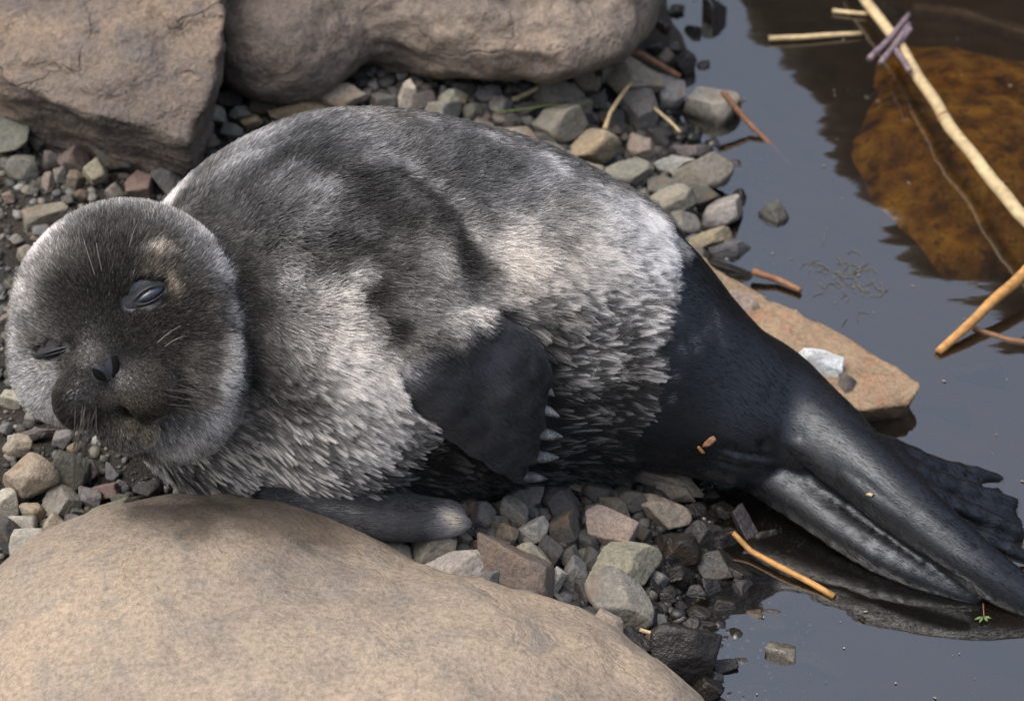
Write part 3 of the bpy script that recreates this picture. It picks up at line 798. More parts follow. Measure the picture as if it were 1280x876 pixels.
def rest_w(px, py, b, c, zg):
    ze = math.sqrt((b * UP[2]) ** 2 + (c * NRM[2]) ** 2)
    z0 = P(px, py, 0)[2]
    return (zg + ze - z0) / NRM[2]
for (px, py, r, dr, zg) in [(300, 456, 148, 0.78, 0.055), (340, 402, 182, 0.76, 0.05), (432, 390, 228, 0.74, 0.045), (540, 386, 214, 0.76, 0.04),
                            (640, 394, 192, 0.80, 0.03), (740, 414, 157, 0.86, 0.024), (800, 444, 128, 0.92, 0.022)]:
    b = r * px2m; c = b * dr
    wd = rest_w(px, py, b, c, zg)
    add_ell('torso', P(px, py, wd), (b * 0.92, b, c), 0.035)
for (px, py, r, dr, zg) in [(852, 474, 97, 0.92, 0.022), (905, 502, 86, 0.85, 0.020), (945, 525, 74, 0.8, 0.018)]:
    b = r * px2m; c = b * dr
    add_ell('hind', P(px, py, rest_w(px, py, b, c, zg)), (b, b, c), 0.03)
# shoulder roll that bulges over the back
sw = front_w(440, 395, ('torso',))
add_ell('torso', P(425, 398, sw - 0.072), (0.110, 0.126, 0.104), 0.007)
# hind legs
def chain(grp, pts, k, fine=1):
    if fine > 1:
        q = np.array(pts, float); t = np.arange(len(q)); tt = np.linspace(0, len(q) - 1, (len(q) - 1) * fine + 1)
        m_ = np.gradient(q, axis=0); out = []
        for x in tt:
            i = min(int(x), len(q) - 2); u = x - i
            out.append((2 * u ** 3 - 3 * u ** 2 + 1) * q[i] + (u ** 3 - 2 * u ** 2 + u) * m_[i] + (-2 * u ** 3 + 3 * u ** 2) * q[i + 1] + (u ** 3 - u ** 2) * m_[i + 1])
        pts = out
    for (a, b) in zip(pts[:-1], pts[1:]):
        add_cone(grp, U(a[0], a[1], a[2]), U(b[0], b[1], b[2]), a[3] * px2m, b[3] * px2m, k)
chain('hind', [(930, 480, 0.066, 64), (985, 518, 0.062, 55), (1050, 566, 0.056, 44), (1130, 634, 0.044, 33), (1205, 694, 0.029, 25), (1262, 735, 0.015, 18), (1310, 762, 0.005, 10)], 0.012, 4)
chain('hind', [(925, 556, 0.036, 42), (1005, 624, 0.024, 29), (1100, 692, 0.013, 23), (1170, 728, 0.006, 15), (1222, 750, 0.001, 8)], 0.003, 4)
for a, b, c in [((1085, 566, 0.044, 28), (1165, 583, 0.024, 14), (1248, 597, 0.007, 7)), ((1095, 585, 0.044, 28), (1180, 606, 0.025, 14), (1268, 628, 0.006, 7)),
                ((1105, 605, 0.044, 28), (1195, 634, 0.025, 14), (1272, 663, 0.006, 8)), ((1115, 630, 0.042, 30), (1205, 666, 0.025, 15), (1290, 700, 0.006, 8))]:
    chain('hind', [a, b, c], 0.005, 3)
fw = U(1190, 626, 0.015)
ax1 = U(1262, 655, 0.003) - U(1095, 575, 0.034); ax1 /= np.linalg.norm(ax1)
ax2 = U(1230, 590, 0.006) - U(1240, 700, 0.006); ax2 -= ax1 * (ax2 @ ax1); ax2 /= np.linalg.norm(ax2)
add_ell('hind', fw, (0.062, 0.037, 0.0055), 0.005, np.stack([ax1, ax2, np.cross(ax1, ax2)], 1))
def hindsurf(px, py, off): return P(px, py, front_w(px, py, ('hind',)) + off * px2m)
crz = [hindsurf(955, 556, -1), hindsurf(1010, 594, -2), hindsurf(1060, 632, -2), hindsurf(1110, 668, -2), hindsurf(1160, 702, -2), hindsurf(1212, 734, -1)]
for a, b in zip(crz[:-1], crz[1:]): CUT.append((a, b, 4.5 * px2m, 0.005))
for a, b in (((905, 560), (975, 575)), ((895, 575), (950, 590)), ((960, 500), (1000, 545))): CUT.append((hindsurf(*a, 1), hindsurf(*b, 1), 2.5 * px2m, 0.005))
# near fore flipper lying over the belly
def on_body(px, py, off): return P(px, py, front_w(px, py, ('torso', 'hind')) + off * px2m)
digits = [[(530, 432, -22, 34), (610, 426, 14, 25), (655, 448, 20, 19), (680, 484, 20, 9)], [(530, 440, -22, 36), (628, 458, 26, 24), (674, 512, 24, 10)],
          [(528, 448, -22, 36), (624, 490, 30, 24), (672, 541, 28, 10)], [(520, 452, -22, 36), (612, 520, 30, 24), (666, 569, 34, 10)], [(505, 448, -22, 34), (576, 524, 26, 25), (650, 592, 40, 11)]]
FLP = []
for dg in digits:
    q = np.array(dg, float); m_ = np.gradient(q, axis=0); dd = []
    for x in np.linspace(0, len(q) - 1, (len(q) - 1) * 3 + 1):
        i = min(int(x), len(q) - 2); u = x - i
        dd.append((2 * u ** 3 - 3 * u ** 2 + 1) * q[i] + (u ** 3 - 2 * u ** 2 + u) * m_[i] + (-2 * u ** 3 + 3 * u ** 2) * q[i + 1] + (u ** 3 - u ** 2) * m_[i + 1])
    pts = [on_body(a, b, c) for a, b, c, r in dd]
    # keep the paddle straight where the belly falls away
    FLP.append(pts)
    for k in range(len(dd) - 1):
        add_cone('flipper', pts[k], pts[k + 1], dd[k][3] * px2m, dd[k + 1][3] * px2m, 0.010)
# far fore flipper, pinned under the chest
chain('under', [(350, 622, 0.085, 32), (430, 642, 0.088, 25), (500, 653, 0.086, 19), (550, 657, 0.083, 12), (584, 654, 0.082, 5)], 0.008, 3)
chain('under', [(420, 624, 0.088, 24), (490, 637, 0.086, 17), (545, 641, 0.083, 10), (572, 641, 0.081, 5)], 0.012, 3)
# head
HW = front_w(285, 400, ('torso',)) + 0.008
HC = P(160, 398, HW)
HS = px2m * (DIST - HW) / DIST
def hp(x, y, n): return HC + (RIGHT * x + UP * y + NRM * n) * HS
def he(c, r, k=0.02): add_ell('head', hp(*c), np.array(r) * HS, k)
he((0, 14, 0), (126, 124, 112))
he((-6, -10, 20), (122, 108, 98))
he((66, -62, 40), (72, 66, 62), 0.025)
he((-70, -62, 38), (58, 58, 58), 0.025)
he((52, -112, 5), (66, 56, 62), 0.03)
add_cone('head', hp(-38, 20, 80), hp(-28, -52, 122), 46 * HS, 27 * HS, 0.02)
he((-10, -92, 94), (62, 46, 52), 0.008)
he((-45, -98, 124), (34, 38, 36), 0.004)
he((26, -88, 116), (50, 38, 37), 0.004)
he((-28, -62, 137), (27, 21, 21), 0.006)
he((8, -136, 100), (36, 24, 32), 0.005)
he((14, -3, 92), (34, 26, 18), 0.015)     # cheekbone below the open eye
add_cone('neck', hp(20, -14, -50), P(345, 410, front_w(345, 410, ('torso',)) - 0.11), 98 * HS, 0.105, 0.018)
def hsurf(px, py, off=0.0): return P(px, py, front_w(px, py, ('head', 'neck', 'torso')) + off * HS)
def cut(a, b, r, k, dep): CUT.append((hsurf(*a, dep), hsurf(*b, dep), r * HS, k))
cut((136, 478), (150, 508), 3.0, 0.004, 1)          # groove below the nose
cut((150, 514), (202, 522), 8.0, 0.003, -1)         # mouth
cut((150, 514), (112, 532), 5.5, 0.003, 0)
cut((156, 384), (202, 361), 9.0, 0.006, 4)          # eye openings
cut((50, 443), (88, 433), 7.0, 0.006, 3)

def build_body():
    bb = [pr_box(pr) for pr in PR]
    lo = np.min([b[0] for b in bb], 0) - 0.012; hi = np.max([b[1] for b in bb], 0) + 0.012
    h = 0.0026
    ax = [np.arange(lo[k], hi[k] + h, h) for k in range(3)]
    vol = np.full([len(a) for a in ax], 0.2, np.float32)
    def region(l, u):
        sl = tuple(slice(max(0, int((l[k] - lo[k]) / h)), min(len(ax[k]), int((u[k] - lo[k]) / h) + 2)) for k in range(3))
        g = np.stack(np.meshgrid(*[ax[k][sl[k]] for k in range(3)], indexing='ij'), -1)
        return sl, g
    for pr, (l, u) in zip(PR, bb):
        pad = pr[3] + 3 * h
        sl, g = region(l - pad, u + pad)
        vol[sl] = smin(vol[sl], pr_eval(pr, g), pr[3])
    for a, b, r, k in CUT:
        pad = r + k + 3 * h
        sl, g = region(np.minimum(a, b) - pad, np.maximum(a, b) + pad)
        vol[sl] = -smin(-vol[sl], cone(g, a, b, r, r), k)
    # loose skin: shallow folds at the root of the legs and over the hind quarters
    v, f = surface_nets(vol, lo, h)
    return v, f
bv, bf = build_body()
# one smoothing pass over the net
def smooth_mesh(v, f, it):
    e = np.concatenate([f[:, [0, 1]], f[:, [1, 2]], f[:, [2, 3]], f[:, [3, 0]]])
    e = np.concatenate([e, e[:, ::-1]])
    for _ in range(it):
        acc = np.zeros_like(v); n = np.bincount(e[:, 0], minlength=len(v))
        for c in range(3): acc[:, c] = np.bincount(e[:, 0], weights=v[e[:, 1], c], minlength=len(v))
        v = v * 0.5 + 0.5 * acc / n[:, None]
    return v
bv = smooth_mesh(bv, bf, 2)

def group_w(p):
    gs = ['torso', 'hind', 'flipper', 'under', 'head', 'neck']
    D = []
    for g in gs:
        d = np.full(len(p), 9.0)
        for pr in PR:
            if pr[0] == g: d = np.minimum(d, pr_eval(pr, p))
        D.append(d)
    D = np.array(D)
    W_ = np.exp(-(D - D.min(0)) / 0.004)
    W_ /= W_.sum(0)
    return dict(zip(gs, W_))

def view_uv(p):
    d = p - CAM
    t = -(d @ NRM)
    return np.stack([640 + (d @ RIGHT) / t * SCALE * DIST, 438 - (d @ UP) / t * SCALE * DIST], -1)

seal = bpy.data.objects.new('seal_pup', None)
COL.objects.link(seal)
seal_base = P(520, 560, 0.1); seal_base[2] = 0.03
seal.location = seal_base
tag(seal, 'grey spotted seal pup lying on its side with eyes half closed', 'seal')
def child(o, parent=seal, base=seal_base):
    o.parent = parent
    o.matrix_parent_inverse = Matrix.Translation(-Vector(base))
    return o

def vnormals(v, f):
    fn = np.cross(v[f[:, 2]] - v[f[:, 0]], v[f[:, 3]] - v[f[:, 1]]); o = np.zeros_like(v)
    for k in range(4):
        for q in range(3): o[:, q] += np.bincount(f[:, k], weights=fn[:, q], minlength=len(v))
    return o / (np.linalg.norm(o, axis=1)[:, None] + 1e-12)
Gb = group_w(bv)
e1 = RIGHT * 0.80 - UP * 0.60; e2 = RIGHT * 0.60 + UP * 0.80
qq = np.stack([bv @ e1 * 14, bv @ e2 * 62, bv @ NRM * 40], 1)
foot = sstep(0.16, 0.34, bv[:, 0])
fold = np.abs(vnoise(qq, 1.0, 31)) ** 0.7
fold2 = np.abs(vnoise(qq * np.array([0.8, 1.6, 1.6]), 1.0, 33)) ** 0.7
disp = Gb['hind'] * ((fold - 0.5) * (0.0008 + 0.0014 * foot) + (fold2 - 0.5) * 0.0008 * foot)
q4 = np.stack([bv @ e1 * 10, bv @ e2 * 40, bv @ NRM * 30], 1)
disp = disp + Gb['flipper'] * (np.abs(vnoise(q4, 1.0, 35)) - 0.4) * 0.0022
bv = bv + vnormals(bv, bf) * disp[:, None]
bvh = BVHTree.FromPolygons([Vector(x) for x in bv], bf.tolist())
def hit(px, py):
    d = Vector(ray(px, py)).normalized()
    r = bvh.ray_cast(Vector(CAM), d)
    if r[0] is None: return np.array(P(px, py, 0.2)), NRM
    return np.array(r[0]), np.array(r[1])

# coat markings and some painted rim light, each a spot on the skin: photo-measured place, radius in mm-like units, lightness, weight
def spots(lst):
    C = np.array([hit(s[0], s[1])[0] for s in lst]); r = np.array([s[2] for s in lst]) * px2m
    return C, r, np.array([s[3] for s in lst], float), np.array([s[4] if len(s) > 4 else 1.0 for s in lst], float)
def field(p, sp, base, wb=0.12):
    C, r, val, wt = sp
    num = np.full(len(p), base * wb); den = np.full(len(p), wb)
    for k in range(len(C)):
        ww = wt[k] * np.exp(-((p - C[k]) ** 2).sum(1) / r[k] ** 2)
        num += ww * val[k]; den += ww
    return num / den
TIP = spots([
    # back and shoulder
    (385, 205, 36, .15), (440, 235, 38, .14), (350, 225, 16, .36, 1.2), (455, 205, 16, .34, 1.2), (500, 250, 14, .32, 1.2), (375, 285, 13, .38, 1.4), (445, 290, 13, .34, 1.4), (330, 300, 14, .38, 1.2), (520, 300, 14, .34, 1.3), (485, 315, 12, .4, 1.4), (330, 260, 55, .24), (350, 300, 50, .22), (480, 275, 45, .15), (530, 280, 35, .20), (420, 300, 34, .17), (300, 320, 36, .13), (312, 355, 26, .10), (285, 270, 30, .16),
    (320, 390, 40, .12), (315, 430, 42, .12), (330, 470, 40, .16), (270, 210, 40, .30), (300, 180, 36, .40), (450, 160, 45, .30), (380, 160, 36, .28), (520, 180, 40, .24), (570, 195, 40, .22), (620, 215, 40, .24), (670, 240, 36, .30), (640, 255, 40, .30),
    (406, 245, 18, .55, 1.4), (398, 268, 14, .5, 1.4), (440, 345, 13, .62, 1.6), (432, 368, 12, .6, 1.5), (357, 350, 26, .5), (370, 380, 24, .5), (405, 395, 26, .5), (395, 335, 22, .22),
    (457, 372, 15, .12, 2.2), (480, 408, 18, .10, 2.2), (462, 395, 11, .5, 1.5), (500, 345, 20, .24, 1.3), (505, 390, 26, .42), (572, 330, 22, .16, 1.8), (590, 352, 14, .14, 1.6), (540, 345, 26, .5), (530, 315, 26, .45),
    (470, 200, 12, .4, 1.3), (505, 216, 9, .42, 1.4), (533, 236, 9, .48, 1.4), (558, 262, 9, .52, 1.4), (580, 290, 10, .58, 1.4), (597, 320, 10, .6, 1.4), (545, 215, 16, .22, 2), (575, 235, 16, .24, 2), (600, 262, 16, .26, 1.6), (560, 385, 22, .5), (600, 375, 18, .55),  # pale run along the shoulder roll edge is painted rim light
    # pale flank
    (660, 290, 46, .50), (700, 270, 46, .42), (640, 335, 30, .75), (670, 350, 30, .82), (720, 310, 45, .78), (770, 300, 40, .78), (810, 310, 35, .85), (830, 345, 28, .74), (640, 300, 30, .66), (610, 260, 35, .32), (760, 345, 34, .75), (800, 370, 30, .72),
    # wet belly
    (700, 395, 30, .46), (740, 415, 30, .36), (660, 385, 24, .48), (700, 440, 30, .34), (740, 465, 30, .40), (685, 415, 18, .24), (775, 435, 30, .52), (810, 420, 26, .62), (770, 490, 32, .34), (720, 515, 34, .20), (820, 475, 24, .42), (795, 525, 30, .16), (722, 458, 15, .75, 1.6), (735, 480, 12, .6, 1.3), (690, 370, 14, .7), (650, 570, 40, .06), (720, 565, 40, .06), (790, 560, 40, .06), (600, 596, 40, .06), (540, 605, 40, .08), (470, 618, 40, .22), (400, 622, 40, .3),
    # chest
    (440, 440, 30, .74), (430, 480, 34, .78), (465, 500, 36, .84), (400, 470, 32, .56), (380, 520, 36, .6), (430, 540, 36, .68), (490, 540, 34, .55), (340, 540, 38, .48), (350, 480, 26, .26, 1.3), (375, 445, 18, .22, 1.3), (300, 520, 40, .42), (260, 560, 40, .48), (300, 590, 40, .55), (220, 580, 36, .45), (370, 590, 40, .68), (430, 590, 36, .5), (500, 585, 34, .10), (545, 575, 30, .07), (350, 440, 32, .45), (380, 420, 28, .55), (530, 560, 26, .12),
    # rim light of head and back outline, painted as paler hair
    (62, 308, 17, .68, 1.8), (100, 272, 17, .7, 1.8), (155, 259, 17, .7, 1.8), (213, 266, 17, .7, 1.8), (250, 300, 16, .66, 1.6), (269, 342, 15, .64, 1.6), (36, 372, 12, .45), (32, 425, 12, .5), (40, 480, 13, .6), (264, 192, 12, .4), (320, 160, 12, .5), (380, 148, 12, .45), (440, 146, 12, .45), (520, 156, 12, .42), (600, 178, 12, .45), (680, 211, 12, .5),
    # head
    (160, 300, 46, .15), (110, 320, 42, .13), (130, 360, 36, .07), (100, 390, 32, .09), (150, 400, 26, .10), (215, 330, 30, .20), (240, 300, 30, .38), (205, 275, 34, .38), (140, 262, 34, .38), (75, 315, 30, .38), (180, 350, 14, .16), (150, 340, 30, .08), (40, 380, 22, .36), (60, 410, 20, .22),
    (230, 375, 24, .14), (225, 410, 30, .10), (200, 420, 26, .12), (170, 425, 22, .12), (255, 350, 22, .30), (282, 395, 12, .65), (281, 435, 14, .75), (274, 475, 16, .75), (256, 518, 17, .62), (228, 548, 18, .5), (274, 345, 10, .55), (245, 440, 17, .24), (240, 480, 17, .24), (225, 515, 16, .26), (255, 400, 16, .24), (262, 370, 16, .24),
    (190, 319, 8, .62, 2.5), (178, 322, 7, .55, 2), (203, 325, 7, .5, 2), (185, 345, 8, .3, 2), (208, 362, 8, .45, 2), (62, 452, 5, .4, 2.0), (45, 430, 7, .25, 1.5), (80, 425, 7, .2, 1.5), (40, 415, 14, .2, 1.2), (80, 405, 20, .10), (45, 470, 20, .40), (50, 500, 20, .5), (62, 505, 12, .62, 1.5), (58, 480, 12, .5),
    (88, 500, 10, .08, 2.5), (94, 470, 12, .09, 2.2), (92, 525, 12, .09, 2.2), (176, 520, 11, .07, 3), (150, 515, 9, .08, 2), (190, 540, 12, .4, 1.5), (120, 490, 26, .14, 1.6), (105, 515, 24, .14, 1.6), (180, 480, 26, .15, 1.6), (215, 485, 24, .15, 1.5), (145, 520, 20, .17, 1.5), (170, 515, 18, .16, 1.8), (200, 530, 16, .34), (130, 545, 24, .25), (170, 545, 20, .32), (100, 450, 16, .18), (120, 430, 16, .2)])
WARM = spots([(190, 345, 16, 1., 1.5), (195, 322, 14, .8, 1.5), (208, 365, 10, 1.2, 1.5), (62, 451, 8, 1.0, 1.0), (50, 470, 20, .15, 1.5), (35, 440, 20, .2, 1.5), (45, 432, 12, .8), (170, 515, 20, 1.2), (180, 525, 20, 1.2), (130, 500, 40, .8), (210, 440, 40, .75), (225, 400, 30, .8), (120, 350, 40, .55), (160, 420, 30, .6), (110, 330, 12, .7), (700, 330, 60, .55), (440, 500, 60, .4), (300, 580, 60, .6),
              (650, 350, 40, .7), (760, 420, 60, .4), (400, 240, 60, .15), (350, 200, 60, .0), (540, 330, 50, .5), (470, 390, 50, .45), (720, 460, 40, .6), (250, 560, 40, .7), (620, 200, 60, .1), (790, 300, 50, .2)])
WET = spots([(300, 580, 60, .8), (380, 560, 60, .8), (450, 560, 60, .8), (520, 570, 50, .9), (240, 580, 40, .8), (430, 490, 46, .55), (360, 510, 46, .6), (700, 440, 70, .85), (760, 460, 70, .9), (680, 380, 46, .7), (760, 390, 50, .75), (810, 400, 46, .8), (800, 500, 60, .95), (720, 530, 60, .95), (720, 330, 40, .5), (800, 330, 40, .55), (830, 360, 30, .7),
             (400, 230, 80, .0), (550, 220, 80, .0), (320, 330, 70, .02), (480, 370, 60, .1), (560, 330, 50, .1), (160, 350, 90, .0), (160, 450, 60, .05), (440, 440, 36, .3), (650, 250, 60, .12), (740, 280, 40, .3), (270, 470, 36, .2), (180, 560, 30, .5)])
NOSE = hsurf(132, 466, 2)
sleek_thr = 0.106
FROOT = [(hit(*c[:2])[0], c[2] * px2m) for c in ((495, 405, 60), (540, 396, 52), (585, 394, 30))]
def sleek_of(p, G):
    s = p[:, 0] * 1.0 - 0.21 * ((p - TGT) @ UP) + 0.006 * vnoise(p, 70, 8) + 0.003 * vnoise(p, 200, 9)
    a = sstep(sleek_thr - 0.022, sleek_thr + 0.012, s + 0.012 * vnoise(p, 45, 12))
    rt = 0
    for c, r in FROOT: rt = np.maximum(rt, np.exp(-((p - c) ** 2).sum(1) / r ** 2))
    fl = sstep(0.2, 0.7, G['flipper']) * (1 - sstep(0.1, 0.9, rt))
    return np.clip(np.maximum(a, fl + sstep(0.35, 0.6, G['under'])), 0, 1)

M_SKIN = skin_material()
body = mesh_obj('body', bv, bf, M_SKIN)
child(body)
Gv = group_w(bv)
slv = sleek_of(bv, Gv)
tipv = field(bv, TIP, 0.35)
skin = (0.03 + 0.10 * tipv)[:, None] * np.array([1, 0.96, 0.92]) * (1 - slv)[:, None] + (slv * (1 + 4 * Gv['flipper']))[:, None] * np.array([0.0036, 0.0038, 0.0052])
nd = np.linalg.norm(bv - NOSE, axis=1)
nose_m = np.exp(-(nd / (15 * HS)) ** 2)[:, None]
skin = skin * (1 - nose_m) + nose_m * np.array([0.016, 0.017, 0.02])
vattr(body, 'coat', np.concatenate([skin, np.ones((len(bv), 1))], 1), 'FLOAT_COLOR')

# --- fur
def grow_fur():
    tri = np.concatenate([bf[:, [0, 1, 2]], bf[:, [0, 2, 3]]])
    a, b, c = bv[tri[:, 0]], bv[tri[:, 1]], bv[tri[:, 2]]
    fn = np.cross(b - a, c - a); area = np.linalg.norm(fn, axis=1) / 2
    fnn = fn / np.maximum(np.linalg.norm(fn, axis=1), 1e-12)[:, None]
    vn = np.zeros_like(bv)
    for k in range(3):
        for q in range(3): vn[:, q] += np.bincount(tri[:, k], weights=fn[:, q], minlength=len(bv))
    vn /= np.linalg.norm(vn, axis=1)[:, None] + 1e-12
    cen = (a + b + c) / 3
    facing = fnn @ NRM
    slf = sleek_of(cen, group_w(cen))
    keep = (facing > -0.5) & (cen[:, 2] > -0.004)
    dens = np.where(keep, np.clip(0.35 + facing * 1.2, 0.35, 1.0), 0)
    hd = np.linalg.norm(cen - HC, axis=1)
    dens *= np.where(hd < 0.105, 1.9, 1.0)
    dens *= 1 - 0.86 * slf * (1 - 0.6 * group_w(cen)['flipper'] - 0.8 * group_w(cen)['under'])
    prob = area * dens
    N = 560000
    pick = rng.choice(len(tri), N, p=prob / prob.sum())
    u, v = rng.random(N), rng.random(N)
    sw_ = u + v > 1; u[sw_], v[sw_] = 1 - u[sw_], 1 - v[sw_]
    root = a[pick] + u[:, None] * (b - a)[pick] + v[:, None] * (c - a)[pick]
    t0, t1, t2 = tri[pick].T
    nrm = vn[t0] * (1 - u - v)[:, None] + vn[t1] * u[:, None] + vn[t2] * v[:, None]
    nrm /= np.linalg.norm(nrm, axis=1)[:, None]
    # leave eyes, nostrils, claws bare
    bare = [(180, 372, 21), (160, 382, 12), (196, 364, 12), (69, 438, 14), (56, 441, 9), (84, 434, 8), (141, 459, 11), (125, 468, 10), (133, 468, 8)]
    ok = np.ones(N, bool)
    for bx, by, br in bare:
        ok &= np.linalg.norm(root - hit(bx, by)[0], axis=1) > br * HS
    root, nrm = root[ok], nrm[ok]; N = len(root)
    G = group_w(root)
    sl = sleek_of(root, G)
    jp = root + 0.004 * np.stack([vnoise(root, 90, 40 + k) for k in range(3)], 1) + 0.0025 * np.stack([vnoise(root, 260, 50 + k) for k in range(3)], 1)
    tip = np.clip(1.25 * field(jp, TIP, 0.22, 0.04) ** 1.88, 0.008, 0.95)
    mar = (0.45 * vnoise(root, 36, 75) + 0.35 * vnoise(root, 85, 76)) * (1 - np.clip(G['head'], 0, 1))
    tip = np.clip(tip * np.exp(mar), 0.008, 0.95)
    warm = np.clip(field(jp, WARM, 0.3), 0, 1.3)
    wet = np.clip(field(jp, WET, 0.25), 0, 1)
    headw = np.clip(G['head'] + 0.0 * G['neck'], 0, 1)
    nd = np.linalg.norm(root - NOSE, axis=1) / HS            # in photo pixels
    # lie of the hair
    upc = (root - TGT) @ UP; uv = root[:, 0]
    front = 1 - sstep(-0.1, 0.06, uv)
    ky = np.interp(upc, [-0.14, -0.05, 0.05, 0.16], [-0.75, -0.45, 0.15, 0.75]) * front + np.interp(upc, [-0.1, 0.0, 0.1, 0.16], [-0.25, -0.05, 0.2, 0.5]) * (1 - front)
    T = RIGHT[None] * 0.85 + UP[None] * ky[:, None]
    rad = root - NOSE
    rad /= np.linalg.norm(rad, axis=1)[:, None] + 1e-9
    T = T * (1 - headw)[:, None] + rad * headw[:, None]
    hindd = RIGHT * 0.82 - UP * 0.57
    T = T * (1 - (G['hind'] + G['flipper']))[:, None] + hindd[None] * (G['hind'] + G['flipper'])[:, None]
    T = T * (1 - G['under'])[:, None] + (RIGHT + 0.05 * UP)[None] * G['under'][:, None]
    swirl = np.stack([vnoise(root, 34, 60 + k) for k in range(3)], 1) * 0.35 + np.stack([vnoise(root, 130, 64 + k) for k in range(3)], 1) * 0.28
    T = T + swirl * ((1 - 0.7 * sl) * (1 - 0.65 * wet))[:, None] + rng.normal(0, 0.16, (N, 3)) * ((1 - 0.75 * sl) * (1 - 0.5 * wet))[:, None]
    T -= nrm * (T * nrm).sum(1)[:, None]
    T /= np.linalg.norm(T, axis=1)[:, None] + 1e-9
    # length and lift
    L = 0.0120 + 0.013 * wet
    Lh = np.interp(nd, [12, 45, 85, 130, 200], [0.0014, 0.0022, 0.0042, 0.0095, 0.0125])
    L = L * (1 - headw) + Lh * headw
    L = L * (1 - sl) + 0.0046 * sl
    lift = 2.0 * np.clip(1 - 1.25 * wet, 0, 1) + 0.17
    lift = lift * (1 - headw) + np.interp(nd, [20, 80, 140, 200], [0.3, 0.5, 1.4, 2.2]) * headw
    lift = lift * (1 - sl) + 0.05 * sl
    L = L * rng.uniform(0.6, 1.25, N)
    dirn = T + nrm * lift[:, None]
    dirn /= np.linalg.norm(dirn, axis=1)[:, None]
    K = 5
    ts = np.linspace(0, 1, K)
    pts = np.zeros((N, K, 3))
    for k, t in enumerate(ts):
        bend = dirn * (1 - 0.35 * t) + T * (0.35 * t) - np.array([0, 0, 1.0]) * (0.10 * t * (1 - sl))[:, None]
        pts[:, k] = root + bend * (L * t)[:, None]
    # wet hair gathers into points
    nc = int(N / 12)
    pw = 1 / (1 + 1.8 * np.clip(wet - 0.3, 0, 1)); cid = rng.choice(N, nc, replace=False, p=pw / pw.sum())
    kd = kdtree.KDTree(nc)
    for q, i in enumerate(cid): kd.insert(root[i], q)
    kd.balance()
    cl = np.array([kd.find(x)[1] for x in root])
    ci = cid[cl]
    crand = rng.random(nc)[cl]
    cs = np.clip(wet * 1.25 - 0.12, 0, 0.94) * (1 - sl) * (1 - 0.6 * headw)
    cs = np.maximum(cs, 0.22 * (1 - sl))
    for k, t in enumerate(ts):
        m = (cs * t ** 1.15)[:, None]
        tgt = pts[ci, k] + (root - root[ci]) * (0.13 + 0.9 * (1 - cs))[:, None]
        pts[:, k] = pts[:, k] * (1 - m) + tgt * m
    # colour: dark root, pale tip
    n1 = vnoise(root, 160, 70); n2 = vnoise(root, 420, 71)
    rnd = rng.normal(0, 1, N)
    lt = tip * np.exp((0.36 + 0.2 * headw) * rnd + 0.22 * n1 + 0.14 * n2)
    wetmix = wet * (1 - headw)
    lt = lt * (1 - wetmix) + wetmix * np.where(crand < 0.28 + 0.36 * tip, lt * 1.6 + 0.06, lt * 0.14)
    guard = rng.random(N) < 0.10 * (1 - sl)
    lt = np.where(guard, lt * 1.6 + 0.035, lt)
    lt = np.clip(lt, 0.008, 0.92)
    rootl = np.clip(lt * (0.34 - 0.28 * wetmix), 0.006, 0.4)
    wc = np.array([1.06, 0.93, 0.76]); cc_ = np.array([0.96, 0.99, 1.05])
    tint = cc_[None] * (1 - np.clip(warm, 0, 1.3))[:, None] + wc[None] * np.clip(warm, 0, 1.3)[:, None]
    # the short sleek coat of limbs and rump
    pale = np.zeros(N)
    for sxy in ((893, 402, 18), (868, 425, 13), (850, 440, 11), (882, 412, 10), (845, 395, 10), (838, 470, 9), (900, 425, 8), (836, 500, 8)):
        pale = np.maximum(pale, np.exp(-((jp - hit(*sxy[:2])[0]) ** 2).sum(1) / (sxy[2] * px2m) ** 2))
    tuft = np.exp(-((jp - hit(564, 648)[0]) ** 2).sum(1) / (20 * px2m) ** 2)
    sltone = (0.004 + 0.035 * G['under'] + 0.034 * G['flipper']) * np.exp(0.35 * rnd + 0.3 * n1) + 0.22 * pale ** 1.5 + 0.55 * tuft
    lt = lt * (1 - sl) + sltone * sl
    rootl = rootl * (1 - sl) + 0.6 * sltone * sl
    slt = np.array([0.95, 0.98, 1.12])
    tint = tint * (1 - sl)[:, None] + slt[None] * sl[:, None]
    tint = tint * (1 - tuft)[:, None] + np.array([1.05, 0.95, 0.78])[None] * tuft[:, None]
    cols = np.ones((N, K, 4), np.float32)
    for k, t in enumerate(ts):
        cols[:, k, :3] = np.clip(rootl + (lt * (1.0 + 0.75 * (1 - sl)) - rootl) * t ** 2.0, 0, 0.95)[:, None] * tint
    rad_ = np.zeros((N, K), np.float32)
    wid = (0.00022 - 0.00008 * wet * (1 - sl)) * (1 - 0.2 * headw) * (1 - 0.4 * sl)
    for k, t in enumerate(ts): rad_[:, k] = wid * (1.0 - 0.72 * t ** 1.6)
    gl = np.repeat(np.clip(sl + 0.35 * wet * (1 - headw) * (1 - sl), 0, 1), K)
    cu = bpy.data.hair_curves.new('fur')
    cu.add_curves([K] * N)
    rel = (pts - seal_base).reshape(-1, 3).astype(np.float32)
    cu.position_data.foreach_set('vector', rel.ravel())
    def at(name, typ, key, data):
        x = cu.attributes.get(name) or cu.attributes.new(name, typ, 'POINT')
        x.data.foreach_set(key, np.ascontiguousarray(data, dtype=np.float32).ravel())
    at('radius', 'FLOAT', 'value', rad_)
    at('coat', 'FLOAT_COLOR', 'color', cols)
    at('gloss', 'FLOAT', 'value', gl)
    cu.materials.append(hair_material('fur', 0.6, 0.07))
    o = bpy.data.objects.new('fur', cu)
    COL.objects.link(o); o.parent = seal
